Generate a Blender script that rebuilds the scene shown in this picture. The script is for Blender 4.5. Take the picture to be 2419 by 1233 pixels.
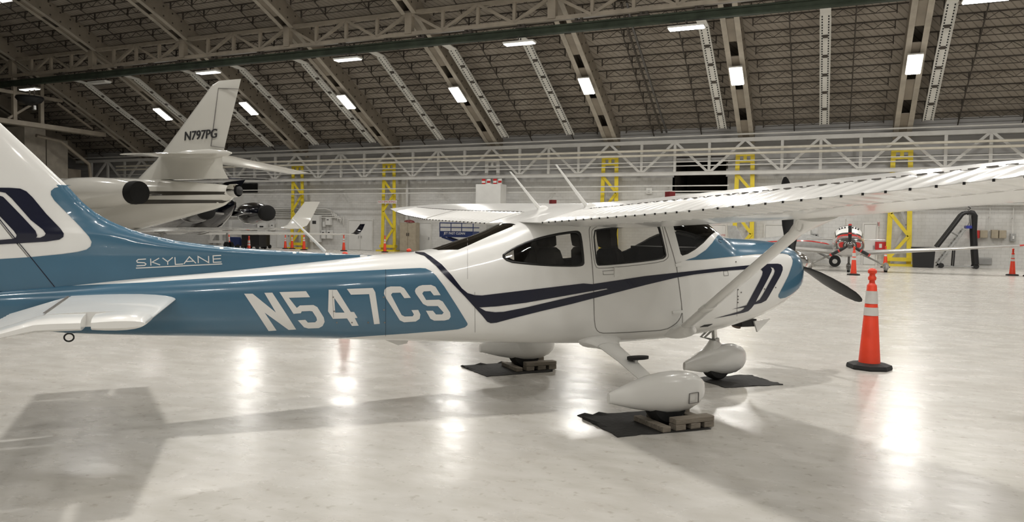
import bpy, math, random
import numpy as np
from mathutils import Vector, Matrix
from mathutils.bvhtree import BVHTree
from mathutils.geometry import delaunay_2d_cdt
random.seed(4)
for o in list(bpy.data.objects): bpy.data.objects.remove(o)
C = bpy.context.scene.collection
PI = math.pi
# ------------------------------------------------------------------ camera, world, exposure
# world frame = hangar frame: x along the far wall, y towards the far wall, z up (metres)
HC = 1.6; FPX = 1750.0; CX, CY = 1209.5, 616.5
ROLL = math.atan(.0158); PIT = math.atan((CY - 549) / FPX); HY = math.radians(23.3)
def _rot(v):                                   # camera-ground frame (right, depth, up) -> hangar frame
    c, s = math.cos(HY), math.sin(HY)
    return Vector((c*v[0] - s*v[1], s*v[0] + c*v[1], v[2]))
_r0 = Vector((1, 0, 0)); _u0 = Vector((0, math.sin(PIT), math.cos(PIT))); _f0 = Vector((0, math.cos(PIT), -math.sin(PIT)))
CR = _rot(_r0*math.cos(ROLL) + _u0*math.sin(ROLL)); CU = _rot(_u0*math.cos(ROLL) - _r0*math.sin(ROLL)); CF = _rot(_f0)
cam_d = bpy.data.cameras.new('camera'); cam = bpy.data.objects.new('camera', cam_d); C.objects.link(cam)
cam_d.sensor_width = 36; cam_d.lens = 36*FPX/2419; cam_d.clip_start = .05; cam_d.clip_end = 500
m = Matrix((CR, CU, -CF)).transposed().to_4x4(); m.translation = (0, 0, HC); cam.matrix_world = m
bpy.context.scene.camera = cam
world = bpy.data.worlds.new('world'); bpy.context.scene.world = world; world.use_nodes = True
world.node_tree.nodes['Background'].inputs[0].default_value = (.5, .48, .45, 1)
world.node_tree.nodes['Background'].inputs[1].default_value = .03
vs = bpy.context.scene.view_settings
vs.view_transform = 'Standard'; vs.look = 'None'; vs.gamma = 1; vs.use_curve_mapping = False
vs.exposure = 0.0
LAMP_W = 345.0                                 # watts of one hangar lamp
def ray(px, py): return CF + CR*((px - CX)/FPX) - CU*((py - CY)/FPX)
def at_y(px, py, V):                           # the point seen at a pixel on the plane y = V
    d = ray(px, py); t = V/d.y; return Vector((d.x*t, V, HC + d.z*t))
def at_x(px, py, U):
    d = ray(px, py); t = U/d.x; return Vector((U, d.y*t, HC + d.z*t))
def at_z(px, py, Z=0.0):
    d = ray(px, py); t = (Z - HC)/d.z; return Vector((d.x*t, d.y*t, Z))

# ------------------------------------------------------------------ materials
MAT = {}
def mat(name, col, rough=.5, metal=0., coat=0., noise=0., nscale=5., bump=0., bscale=40., spec=.5, stretch=None, emit=None, estr=0.):
    M_ = bpy.data.materials.new(name); M_.use_nodes = True; nt = M_.node_tree; b = nt.nodes['Principled BSDF']
    b.inputs['Base Color'].default_value = (*col, 1); b.inputs['Roughness'].default_value = rough
    b.inputs['Metallic'].default_value = metal; b.inputs['Coat Weight'].default_value = coat
    b.inputs['Coat Roughness'].default_value = .05; b.inputs['Specular IOR Level'].default_value = spec
    if emit: b.inputs['Emission Color'].default_value = (*emit, 1); b.inputs['Emission Strength'].default_value = estr
    tc = nt.nodes.new('ShaderNodeTexCoord'); src = tc.outputs['Object']
    if stretch:
        mp = nt.nodes.new('ShaderNodeMapping'); mp.inputs['Scale'].default_value = stretch
        nt.links.new(src, mp.inputs[0]); src = mp.outputs[0]
    if noise:
        n = nt.nodes.new('ShaderNodeTexNoise'); n.inputs['Scale'].default_value = nscale; n.inputs['Detail'].default_value = 6
        nt.links.new(src, n.inputs['Vector'])
        r = nt.nodes.new('ShaderNodeValToRGB'); e = r.color_ramp.elements
        e[0].position = .3; e[1].position = .7
        e[0].color = (*[c*(1 - noise) for c in col], 1); e[1].color = (*[min(1, c*(1 + noise*.6)) for c in col], 1)
        nt.links.new(n.outputs['Fac'], r.inputs[0]); nt.links.new(r.outputs[0], b.inputs['Base Color'])
    if bump:
        n2 = nt.nodes.new('ShaderNodeTexNoise'); n2.inputs['Scale'].default_value = bscale; n2.inputs['Detail'].default_value = 4
        nt.links.new(src, n2.inputs['Vector'])
        bp = nt.nodes.new('ShaderNodeBump'); bp.inputs['Strength'].default_value = bump; bp.inputs['Distance'].default_value = .02
        nt.links.new(n2.outputs['Fac'], bp.inputs['Height']); nt.links.new(bp.outputs[0], b.inputs['Normal'])
    MAT[name] = M_; return M_
WHITE = (.80, .795, .77)
mat('paint_white', WHITE, .26, coat=.35, noise=.03, nscale=2.5)
mat('paint_blue', (.054, .142, .222), .24, coat=.5, noise=.05, nscale=3)
mat('paint_navy', (.003, .005, .022), .22, coat=.1, noise=.1, nscale=4)
mat('letter_white', (.74, .73, .70), .3, noise=.03)
mat('seam', (.20, .19, .18), .6, noise=.1)
mat('rubber', (.012, .012, .012), .7, noise=.2, nscale=30, bump=.1)
mat('black', (.008, .008, .009), .45, noise=.2, nscale=12)
mat('frame_black', (.006, .006, .006), .35, noise=.1)
mat('seat_cloth', (.035, .033, .032), .85, noise=.25, nscale=25, bump=.2, bscale=200)
mat('liner', (.10, .095, .085), .8, noise=.15, nscale=8)
mat('panel_dark', (.012, .012, .013), .6, noise=.2, nscale=10)
mat('metal', (.45, .45, .44), .3, metal=1., noise=.15, nscale=20)
mat('chrome', (.75, .75, .73), .12, metal=1., noise=.05)
mat('prop_black', (.012, .012, .012), .4, coat=.2, noise=.15, nscale=6)
mat('mat_black', (.022, .021, .02), .75, noise=.35, nscale=9, bump=.35, bscale=25)
mat('wood', (.27, .235, .19), .75, noise=.35, nscale=7, bump=.4, bscale=30, stretch=(1, 9, 9))
mat('cone_orange', (.78, .055, .018), .45, noise=.08, nscale=6)
mat('cone_band', (.62, .61, .58), .4, noise=.1, nscale=8)
mat('jet_white', (.76, .745, .69), .14, coat=.7, noise=.02, nscale=1)
mat('jet_brown', (.05, .045, .036), .3, coat=.4, noise=.1)
mat('grey_text', (.04, .04, .042), .5, noise=.1)
mat('jet_navy', (.006, .007, .014), .12, coat=.8, noise=.1)
mat('red_paint', (.55, .03, .025), .2, coat=.6, noise=.08)
mat('silver_paint', (.52, .51, .49), .22, coat=.6, metal=.3, noise=.05)
mat('dark_paint', (.06, .055, .05), .2, coat=.6, noise=.1)
mat('rib_paint', (.25, .215, .17), .6, noise=.18, nscale=1.2, bump=.15, bscale=6)
mat('flange_paint', (.40, .36, .30), .55, noise=.2, nscale=1.5)
mat('joist', (.06, .05, .04), .75, noise=.3, nscale=3)
mat('truss_paint', (.30, .26, .205), .6, noise=.2, nscale=1.4)
mat('wall_steel', (.62, .61, .58), .5, noise=.12, nscale=1.5)
mat('pipe_cream', (.62, .58, .49), .45, noise=.12, nscale=2)
mat('rail_green', (.04, .05, .036), .85, spec=.15, noise=.3, nscale=1.5)
mat('yellow', (.72, .56, .035), .45, noise=.12, nscale=2.5)
mat('siding', (.46, .455, .45), .6, noise=.15, nscale=.8, stretch=(.3, 1, 3))
mat('door_white', (.68, .675, .65), .45, noise=.05, nscale=2)
mat('box_grey', (.33, .33, .32), .5, noise=.15, nscale=6)
mat('box_beige', (.36, .31, .23), .6, noise=.12, nscale=4)
mat('lift_blue', (.012, .025, .10), .4, noise=.2, nscale=4)
mat('cap_red', (.16, .01, .012), .4, noise=.1)
mat('cover_black', (.003, .003, .003), .85, noise=.1)
mat('sign_red', (.5, .02, .02), .4, noise=.05)
mat('tray_white', (.66, .65, .61), .45, noise=.08, nscale=2)
mat('slot_black', (.01, .01, .01), .8, noise=.1)
mat('lamp_body', (.55, .54, .50), .4, noise=.1)
mat('lamp_lit', (.9, .9, .88), .4, emit=(1, .97, .9), estr=14., noise=.01)
mat('lamp_dim', (.75, .75, .72), .4, emit=(1, .97, .9), estr=1.6, noise=.02)
mat('exit_red', (.6, .02, .02), .4, emit=(1, .04, .03), estr=3., noise=.02)
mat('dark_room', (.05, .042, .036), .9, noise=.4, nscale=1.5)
mat('end_wall', (.04, .037, .034), .85, noise=.3, nscale=.6)  # darkness of the unlit hangar end put into the wall colour

def custom_materials():
    # glossy sealed concrete floor
    M_ = mat('floor_epoxy', (.5, .48, .44), .2); nt = M_.node_tree; b = nt.nodes['Principled BSDF']; L = nt.links
    tc = nt.nodes.new('ShaderNodeTexCoord')
    def noise(sc, det=6, stretch=(1, 1, 1), rot=0):
        mp = nt.nodes.new('ShaderNodeMapping'); mp.inputs['Scale'].default_value = stretch; mp.inputs['Rotation'].default_value = (0, 0, rot)
        L.new(tc.outputs['Object'], mp.inputs[0]); n = nt.nodes.new('ShaderNodeTexNoise')
        n.inputs['Scale'].default_value = sc; n.inputs['Detail'].default_value = det; L.new(mp.outputs[0], n.inputs['Vector']); return n.outputs['Fac']
    def ramp(s, p0, c0, p1, c1):
        r = nt.nodes.new('ShaderNodeValToRGB'); e = r.color_ramp.elements
        e[0].position = p0; e[0].color = (*c0, 1); e[1].position = p1; e[1].color = (*c1, 1); L.new(s, r.inputs[0]); return r.outputs[0]
    def mul(a, c, f=1.):
        x = nt.nodes.new('ShaderNodeMix'); x.data_type = 'RGBA'; x.blend_type = 'MULTIPLY'; x.inputs['Factor'].default_value = f
        L.new(a, x.inputs['A']); L.new(c, x.inputs['B']); return x.outputs['Result']
    c = ramp(noise(.5, 8, (1, 1.6, 1), -.4), .30, (.555, .533, .492), .70, (.64, .625, .592))
    c = mul(c, ramp(noise(3.2, 10, (1, 2.2, 1), -.4), .3, (.88, .87, .85), .65, (1, 1, 1)))
    c = mul(c, ramp(noise(14, 12), .30, (.72, .69, .65), .40, (1, 1, 1)), .7)
    L.new(c, b.inputs['Base Color'])
    rr = nt.nodes.new('ShaderNodeMapRange'); L.new(noise(1.7, 8, (1, 1.6, 1)), rr.inputs['Value'])
    rr.inputs['From Min'].default_value = .3; rr.inputs['From Max'].default_value = .7; rr.inputs['To Min'].default_value = .21; rr.inputs['To Max'].default_value = .31
    L.new(rr.outputs[0], b.inputs['Roughness'])
    bp = nt.nodes.new('ShaderNodeBump'); bp.inputs['Strength'].default_value = .14; bp.inputs['Distance'].default_value = .02
    L.new(noise(5.5, 4, (1, 1.3, 1)), bp.inputs['Height']); L.new(bp.outputs[0], b.inputs['Normal'])
    b.inputs['Specular IOR Level'].default_value = .45
    # painted block wall
    M_ = mat('block_wall', (.66, .655, .635), .55); nt = M_.node_tree; b = nt.nodes['Principled BSDF']; L = nt.links
    tc = nt.nodes.new('ShaderNodeTexCoord'); mp = nt.nodes.new('ShaderNodeMapping'); mp.inputs['Rotation'].default_value = (-PI/2, 0, 0)
    L.new(tc.outputs['Object'], mp.inputs[0]); br = nt.nodes.new('ShaderNodeTexBrick')
    L.new(mp.outputs[0], br.inputs['Vector']); br.inputs['Scale'].default_value = 1.0
    br.inputs['Brick Width'].default_value = .4; br.inputs['Row Height'].default_value = .2; br.inputs['Mortar Size'].default_value = .008
    br.inputs['Color1'].default_value = (.66, .655, .635, 1); br.inputs['Color2'].default_value = (.62, .615, .595, 1); br.inputs['Mortar'].default_value = (.52, .515, .5, 1)
    n = nt.nodes.new('ShaderNodeTexNoise'); n.inputs['Scale'].default_value = .7; n.inputs['Detail'].default_value = 8; L.new(tc.outputs['Object'], n.inputs['Vector'])
    r = nt.nodes.new('ShaderNodeValToRGB'); r.color_ramp.elements[0].position = .3; r.color_ramp.elements[0].color = (.84, .83, .81, 1); r.color_ramp.elements[1].position = .6
    L.new(n.outputs['Fac'], r.inputs[0]); x = nt.nodes.new('ShaderNodeMix'); x.data_type = 'RGBA'; x.blend_type = 'MULTIPLY'; x.inputs['Factor'].default_value = 1
    L.new(br.outputs['Color'], x.inputs['A']); L.new(r.outputs[0], x.inputs['B']); L.new(x.outputs['Result'], b.inputs['Base Color'])
    bp = nt.nodes.new('ShaderNodeBump'); bp.inputs['Strength'].default_value = .3; bp.inputs['Distance'].default_value = .01; bp.invert = True
    L.new(br.outputs['Fac'], bp.inputs['Height']); L.new(bp.outputs[0], b.inputs['Normal'])
    # wooden roof deck laid in diagonal boards
    M_ = mat('roof_deck', (.3, .27, .23), .8); nt = M_.node_tree; b = nt.nodes['Principled BSDF']; L = nt.links
    tc = nt.nodes.new('ShaderNodeTexCoord'); mp = nt.nodes.new('ShaderNodeMapping'); mp.inputs['Rotation'].default_value = (0, 0, math.radians(38))
    L.new(tc.outputs['Object'], mp.inputs[0]); w = nt.nodes.new('ShaderNodeTexWave'); w.wave_profile = 'SAW'
    w.inputs['Scale'].default_value = 1.1; w.inputs['Distortion'].default_value = .25; w.inputs['Detail'].default_value = 2; L.new(mp.outputs[0], w.inputs['Vector'])
    r = nt.nodes.new('ShaderNodeValToRGB'); e = r.color_ramp.elements; e[0].position = .0; e[0].color = (.125, .105, .085, 1); e[1].position = .22; e[1].color = (.315, .28, .235, 1)
    L.new(w.outputs['Fac'], r.inputs[0])
    n = nt.nodes.new('ShaderNodeTexNoise'); n.inputs['Scale'].default_value = .8; n.inputs['Detail'].default_value = 8; L.new(mp.outputs[0], n.inputs['Vector'])
    r2 = nt.nodes.new('ShaderNodeValToRGB'); r2.color_ramp.elements[0].position = .3; r2.color_ramp.elements[0].color = (.7, .68, .66, 1); r2.color_ramp.elements[1].position = .7
    L.new(n.outputs['Fac'], r2.inputs[0]); x = nt.nodes.new('ShaderNodeMix'); x.data_type = 'RGBA'; x.blend_type = 'MULTIPLY'; x.inputs['Factor'].default_value = 1
    L.new(r.outputs[0], x.inputs['A']); L.new(r2.outputs[0], x.inputs['B']); L.new(x.outputs['Result'], b.inputs['Base Color'])
    # tinted acrylic windows
    for nm, tint in (('glass', (.80, .79, .77)), ('glass_dark', (.30, .28, .25))):
        M_ = bpy.data.materials.new(nm); M_.use_nodes = True; nt = M_.node_tree; L = nt.links; nt.nodes.remove(nt.nodes['Principled BSDF'])
        out = nt.nodes['Material Output']; mx = nt.nodes.new('ShaderNodeMixShader'); fr = nt.nodes.new('ShaderNodeFresnel'); fr.inputs[0].default_value = 1.5
        t = nt.nodes.new('ShaderNodeBsdfTransparent'); t.inputs[0].default_value = (*tint, 1); g = nt.nodes.new('ShaderNodeBsdfGlossy'); g.inputs['Roughness'].default_value = .03
        L.new(fr.outputs[0], mx.inputs[0]); L.new(t.outputs[0], mx.inputs[1]); L.new(g.outputs[0], mx.inputs[2]); L.new(mx.outputs[0], out.inputs[0]); MAT[nm] = M_
custom_materials()

# ------------------------------------------------------------------ mesh helpers
class MB:
    def __init__(s): s.v = []; s.f = []
    def add(s, vs_, fs):
        k = len(s.v); s.v += [tuple(p) for p in vs_]; s.f += [tuple(i + k for i in f) for f in fs]; return s
    def box(s, x0, x1, y0, y1, z0, z1):
        return s.add([(x0,y0,z0),(x1,y0,z0),(x1,y1,z0),(x0,y1,z0),(x0,y0,z1),(x1,y0,z1),(x1,y1,z1),(x0,y1,z1)],
                     [(0,3,2,1),(4,5,6,7),(0,1,5,4),(1,2,6,5),(2,3,7,6),(3,0,4,7)])
    def beam(s, p, q, w, h=None, up=(0, 0, 1)):
        h = h or w; p = Vector(p); q = Vector(q); d = (q - p).normalized(); up = Vector(up)
        a = d.cross(up)
        if a.length < 1e-4: a = d.cross(Vector((1, 0, 0)))
        a.normalize(); b = a.cross(d)
        vs_ = [e + a*(sx*w/2) + b*(sy*h/2) for e in (p, q) for sx, sy in ((-1,-1),(1,-1),(1,1),(-1,1))]
        return s.add(vs_, [(3,2,1,0),(4,5,6,7),(0,1,5,4),(1,2,6,5),(2,3,7,6),(3,0,4,7)])
    def tube(s, pts, r, n=8, cap=True, squash=None):
        pts = [Vector(p) for p in pts]; rs = r if isinstance(r, (list, tuple)) else [r]*len(pts)
        rings = []; ref = None
        for i, p in enumerate(pts):
            d = (pts[min(i+1, len(pts)-1)] - pts[max(i-1, 0)]).normalized()
            if ref is None: ref = d.cross(Vector((0, 0, 1))) if abs(d.z) < .95 else d.cross(Vector((0, 1, 0)))
            a = (ref - d*ref.dot(d)).normalized(); ref = a; b = d.cross(a)
            rings.append([p + a*(math.cos(2*PI*k/n)*rs[i]*(squash[0] if squash else 1)) + b*(math.sin(2*PI*k/n)*rs[i]*(squash[1] if squash else 1)) for k in range(n)])
        return s.rings(rings, cap)
    def rings(s, rings, cap=True):
        n = len(rings[0]); vs_ = [p for R in rings for p in R]
        fs = [(i*n + k, i*n + (k+1) % n, (i+1)*n + (k+1) % n, (i+1)*n + k) for i in range(len(rings)-1) for k in range(n)]
        if cap: fs += [tuple(range(n))[::-1], tuple((len(rings)-1)*n + k for k in range(n))]
        return s.add(vs_, fs)
    def lathe(s, prof, n=24, c=(0, 0, 0), cap=True):
        return s.rings([[(c[0] + r*math.cos(2*PI*k/n), c[1] + r*math.sin(2*PI*k/n), c[2] + z) for k in range(n)] for r, z in prof], cap)
    def prism(s, poly, d, axis='y', o=0.0):
        n = len(poly)
        def P(a, b, t): return (a, t, b) if axis == 'y' else ((t, a, b) if axis == 'x' else (a, b, t))
        return s.add([P(a, b, o) for a, b in poly] + [P(a, b, o + d) for a, b in poly],
                     [tuple(range(n)), tuple(range(n, 2*n))[::-1]] + [(k, n + k, n + (k+1) % n, (k+1) % n) for k in range(n)])
    def mesh(s, name, material, smooth=False):
        me = bpy.data.meshes.new(name); me.from_pydata(s.v, [], s.f)
        me.materials.append(MAT[material] if isinstance(material, str) else material)
        if smooth:
            me.polygons.foreach_set('use_smooth', [True]*len(me.polygons))
            me.update()
            try: me.set_sharp_from_angle(angle=math.radians(42))
            except Exception: pass
        me.validate(); me.update(); return me
def tag(o, label=None, cat=None, group=None, kind=None):
    if label: o['label'] = label
    if cat: o['category'] = cat
    if group: o['group'] = group
    if kind: o['kind'] = kind
    return o
def link(name, data, parent=None, loc=None, rot=None, scale=None):
    o = bpy.data.objects.new(name, data); C.objects.link(o)
    if parent: o.parent = parent
    if loc is not None: o.location = loc
    if rot is not None: o.rotation_euler = rot
    if scale is not None: o.scale = (scale,)*3 if not hasattr(scale, '__len__') else scale
    return o
def obj(name, mb, material, parent=None, smooth=False, loc=None, rot=None, **kw):
    o = link(name, mb.mesh(name, material, smooth), parent, loc, rot)
    return tag(o, **kw)
def empty(name, loc=(0, 0, 0), rotz=0., label=None, cat=None, group=None, parent=None):
    o = link(name, None, parent, loc, (0, 0, rotz)); o.empty_display_size = .2
    return tag(o, label, cat, group)
def copy_tree(o, parent=None):
    c = o.copy(); C.objects.link(c); c.parent = parent
    for ch in [k for k in bpy.data.objects if k.parent == o]: copy_tree(ch, c)
    return c
def bevel(o, w=.01, seg=2):
    b = o.modifiers.new('bevel', 'BEVEL'); b.width = w; b.segments = seg; b.limit_method = 'ANGLE'; return o
def text(name, body, size, material, parent=None, loc=(0,0,0), rot=(0,0,0), shear=0., bold=0., sx=1., align='CENTER', extrude=.002):
    cu = bpy.data.curves.new(name, 'FONT'); cu.body = body; cu.size = size; cu.shear = shear; cu.offset = bold; cu.align_x = align; cu.align_y = 'CENTER'; cu.extrude = extrude
    t = bpy.data.objects.new(name, cu); C.objects.link(t); bpy.context.view_layer.update()
    me = bpy.data.meshes.new_from_object(t.evaluated_get(bpy.context.evaluated_depsgraph_get())); bpy.data.objects.remove(t)
    me.materials.clear(); me.materials.append(MAT[material])
    o = link(name, me, parent, loc, rot); o.scale = (sx, 1, 1); return o
# ------------------------------------------------------------------ hangar shell
U0, U1, VW, VB = -72.0, 32.0, 49.3, -29.3
COLS = [3.6 + 8.72*k for k in (2, 1, 0, -1, -2, -3, -4, -5, -6, -7)]      # rib lines along the wall
_pv = [0, 8, 16, 22, 26, 29.4, 33, 36.3, 39.4]; _pz = [19.9, 19.4, 17.9, 16.0, 14.4, 12.75, 10.85, 9.1, 7.35]
def soffit(V): return float(np.interp(abs(V - 10), _pv, _pz))
def slope_at(V): return math.atan2(soffit(V + .5) - soffit(V - .5), 1.0)
DECK = 1.1
obj('floor', MB().box(U0, U1, VB, VW + .4, -.3, 0), 'floor_epoxy', kind='structure')
VS = [49.8] + [49 - i for i in range(0, 79)] + [-29.8]
mb = MB()
for z in (DECK, DECK + .25):
    mb.add([(u, v, soffit(v) + z) for v in VS for u in (U0, U1)], [(2*i, 2*i+1, 2*i+3, 2*i+2) for i in range(len(VS)-1)])
ceiling = obj('ceiling', mb, 'roof_deck', kind='structure')
# arched ribs: two flanges, two webs and batten plates
RV = [49.5 - 1.6*i for i in range(50)]
def strip(u0, u1, z0, z1, vs_=RV):
    b = MB(); rings = [[(u0, v, soffit(v)+z0), (u1, v, soffit(v)+z0), (u1, v, soffit(v)+z1), (u0, v, soffit(v)+z1)] for v in vs_]
    return b.rings(rings)
fl_l = strip(-.48, -.21, 0, .05).mesh('rib_flange', 'flange_paint'); fl_r = strip(.21, .48, 0, .05).mesh('rib_flange', 'flange_paint')
wb_l = strip(-.47, -.43, .05, DECK).mesh('rib_web', 'rib_paint'); wb_r = strip(.43, .47, .05, DECK).mesh('rib_web', 'rib_paint')
bat = {}
for i in range(9):
    v = 48.0 - 2.55*i; a = [v + .75, v, v - .75]; bat[i] = strip(-.22, .22, .06, .1, a).mesh('batten_plate', 'rib_paint')
rivets = MB()
for i in range(34):
    v = 49 - .7*i
    for zz in (.25, .85): rivets.box(.47, .485, v-.05, v+.05, soffit(v)+zz-.05, soffit(v)+zz+.05)
rv_me = rivets.mesh('bolt_heads', 'joist')
core = strip(-.3, .3, DECK - .1, DECK - .06).mesh('rib_core', 'joist')
for u in COLS + [29.76, -66.16]:
    r = link('roof_rib', fl_l, ceiling, (u, 0, 0))
    link('rib_flange', fl_r, r); link('rib_web', wb_l, r); link('rib_web', wb_r, r)
    if u > -60:
        for i in bat: link('batten_plate', bat[i], r)
        if u < 0: tag(link('bolt_heads', rv_me, r), kind='stuff')
# open-web joists between the ribs
jb = MB(); JL = 7.72; n = 7
jb.beam((-JL/2, 0, .40), (JL/2, 0, .40), .06, .05); jb.beam((-JL/2 + .5, 0, .04), (JL/2 - .5, 0, .04), .045, .035)
for i in range(n):
    x0 = -JL/2 + .5 + (JL - 1)*i/n; x1 = -JL/2 + .5 + (JL - 1)*(i + .5)/n; x2 = -JL/2 + .5 + (JL - 1)*(i + 1)/n
    jb.beam((x0, 0, .05), (x1, 0, .38), .026); jb.beam((x1, 0, .38), (x2, 0, .05), .026)
for x in (-JL/2 + .5, -1.55, 1.55, JL/2 - .5): jb.beam((x, .04, -.03), (x, .04, .42), .09, .05)
j_me = jb.mesh('joist', 'joist')
mids = [u - 4.36 for u in COLS] + [COLS[0] + 4.36]
for k, u in enumerate(mids):
    for i in range(23):
        v = 48.75 - .98*i
        if (u > 5 and v < 38) : continue
        link('joist', j_me, ceiling, (u, v, soffit(v) + DECK - .43))
for u in mids:
    for du in (-1.55, 1.55):
        pts = [(u + du, v, soffit(v) + .62) for v in (49.2, 46.3, 43, 39.4, 36, 32, 27)]
        obj('bridging_rod', MB().tube(pts, .035, 5), 'joist', ceiling)
# ------------------------------------------------------------------ longitudinal trusses
def truss(name, V, z0, z1, ch, w, material, panels, u_from, u_to, parent_kind, wide=1.6):
    t = obj(name, MB().box(u_from, u_to, V - ch/2, V + ch/2, z0 - ch/2, z0 + ch/2), material, kind='structure')
    obj('top_chord', MB().box(u_from, u_to, V - ch/2, V + ch/2, z1 - ch/2, z1 + ch/2), material, t)
    st = 8.72/panels; post = MB().beam((0, V, z0), (0, V, z1), w).mesh('post', material)
    big = MB().box(-.22, .22, V - w, V + w, z0, z1).mesh('post', material)
    up = MB().beam((0, V - .04, z0), (st, V - .04, z1), w*.9).mesh('diagonal', material); dn = MB().beam((0, V - .04, z1), (st, V - .04, z0), w*.9).mesh('diagonal', material)
    for u in COLS + [29.76]:
        b = u - 8.72
        for i in range(panels):
            x = b + i*st
            if x < u_from - .1 or x + st > u_to + .1: continue
            if i or wide: link('post', big if i == 0 else post, t, (x, 0, 0))
            link('diagonal', (dn if i % 2 == 0 else up), t, (x, 0, 0))
    return t
truss('trim_1', 37.0, 12.85, 14.05, .22, .17, 'truss_paint', 4, -66, 25, None)
truss('trim_2', 48.45, 5.58, 7.62, .24, .17, 'wall_steel', 4, -66, 30, None, wide=None)
# green running rail with clamps under the roof truss
rail = obj('crane_rail', MB().box(-66, 25, 36.84, 37.16, 12.08, 12.16).box(-66, 25, 36.9, 37.1, 12.16, 12.42).box(-66, 25, 36.84, 37.16, 12.42, 12.5), 'rail_green',
           label='long dark green crane rail clamped under the roof truss', cat='rail')
cl = MB().box(-.28, .28, 36.8, 37.2, 12.5, 12.58).box(-.2, -.08, 36.9, 37.1, 12.58, 12.76).box(.08, .2, 36.9, 37.1, 12.58, 12.76).mesh('clamp', 'joist')
for i in range(28): link('clamp', cl, rail, (22 - 3.1*i + random.uniform(-.6, .6), 0, 0))
# conduit polyline and pipes on the far wall
def pipe(name, pts, r, material, n=8, parent=None, **kw): return obj(name, MB().tube(pts, r, n), material, parent, smooth=True, **kw)
def standoffs(o, us, V, z):
    for u in us: obj('pipe_bracket', MB().box(u - .03, u + .03, V, VW - .005, z - .03, z + .03), 'wall_steel', o)
pipe('conduit', [(-66, 48.1, 7.93), (30, 48.1, 7.93)], .05, 'wall_steel', label='grey conduit running just under the roof edge', cat='pipe')
pipe('pipe', [(-60, 47.9, 7.03), (30, 47.9, 7.03)], .075, 'pipe_cream', label='thick cream pipe, upper of the pair before the wall truss', cat='pipe')
pipe('pipe', [(-60, 47.9, 6.72), (30, 47.9, 6.72)], .075, 'pipe_cream', label='thick cream pipe, lower of the pair before the wall truss', cat='pipe')
pipe('pipe', [(-60, 47.95, 6.28), (30, 47.95, 6.28)], .035, 'wall_steel', label='thin white pipe, upper of the thin pair at truss height', cat='pipe')
pipe('pipe', [(-60, 47.95, 6.02), (30, 47.95, 6.02)], .035, 'wall_steel', label='thin white pipe, lower of the thin pair at truss height', cat='pipe')
pipe('pipe', [(-50, 48.0, 4.75), (-6, 48.0, 4.75)], .04, 'wall_steel', label='white wall pipe below the truss, upper of two', cat='pipe'); standoffs(bpy.context.scene.collection.objects[-1], [-43, -36, -27, -18, -10], 48.0, 4.75)
pipe('pipe', [(-50, 48.0, 4.4), (-6, 48.0, 4.4)], .04, 'wall_steel', label='white wall pipe below the truss, lower of two', cat='pipe'); standoffs(bpy.context.scene.collection.objects[-1], [-45, -36, -27, -18, -10], 48.0, 4.4)
for i, (z, a) in enumerate(((3.92, 'upper'), (3.78, 'middle'), (3.6, 'lower'))):
    pipe('pipe', [(-2.5, 48.9, z), (30, 48.9, z)], .05, 'wall_steel', label='white pipe behind the rolling stair, %s of three' % a, cat='pipe')
bundle = empty('conduit_bundle', (0, 0, 0), 0, 'bundle of white conduits bending down into the electrical cabinets', 'pipes')
for i in range(5):
    z = 3.25 - .17*i
    pipe('conduit', [(-55, 49.15, z), (-37.6 + .25*i, 49.15, z), (-37.1 + .25*i, 49.15, z - .12), (-36.9 + .25*i, 49.15, min(z - .6, 2.72)), (-36.9 + .25*i, 49.15, 2.66)], .05, 'wall_steel', parent=bundle)
# ------------------------------------------------------------------ far wall
pa_, pb_ = at_y(1592, 440, VW), at_y(1716, 385, VW); OU0, OU1, OZ0, OZ1 = pa_.x, pb_.x, 4.35, 6.35
ZS = 5.4
wall = obj('wall_far', MB().box(U0, OU0, VW, VW + .3, 0, ZS).box(OU1, U1, VW, VW + .3, 0, ZS).box(OU0, OU1, VW, VW + .3, 0, OZ0), 'block_wall', kind='structure')
for i in range(10):
    z = ZS + i*.36; b = MB()
    for u0, u1 in ([(U0, OU0), (OU1, U1)] if z < OZ1 - .1 else [(U0, U1)]):
        b.add([(u0, VW-.02, z), (u1, VW-.02, z), (u1, VW+.03, z+.35), (u0, VW+.03, z+.35), (u0, VW+.3, z), (u1, VW+.3, z), (u1, VW+.3, z+.35), (u0, VW+.3, z+.35)],
              [(0,1,2,3),(4,7,6,5),(0,4,5,1),(3,2,6,7),(0,3,7,4),(1,5,6,2)])
    obj('siding_board', b, 'siding', wall)
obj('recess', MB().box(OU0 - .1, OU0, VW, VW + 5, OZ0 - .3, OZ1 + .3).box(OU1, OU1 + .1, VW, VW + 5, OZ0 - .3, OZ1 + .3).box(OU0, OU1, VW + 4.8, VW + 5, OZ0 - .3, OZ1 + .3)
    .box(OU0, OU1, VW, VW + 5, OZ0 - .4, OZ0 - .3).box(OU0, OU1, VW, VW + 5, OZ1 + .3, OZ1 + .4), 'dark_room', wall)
obj('wall_back', MB().box(U0, U1, VB - .3, VB, 0, 8.7), 'block_wall', kind='structure')
obj('wall_right', MB().box(U1, U1 + .3, VB, VW, 0, 8).prism([(v, soffit(v) + DECK if z else 8) for v, z in [(VB, 0)] + [(v, 1) for v in range(-28, 50, 3)] + [(VW, 0)]], .3, 'x', U1), 'siding', kind='structure')
obj('wall_left', MB().box(U0 - .3, U0, VB, VW, 0, 8).prism([(v, soffit(v) + DECK if z else 8) for v, z in [(VB, 0)] + [(v, 1) for v in range(-28, 50, 3)] + [(VW, 0)]], .3, 'x', U0 - .3), 'end_wall', kind='structure')
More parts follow.
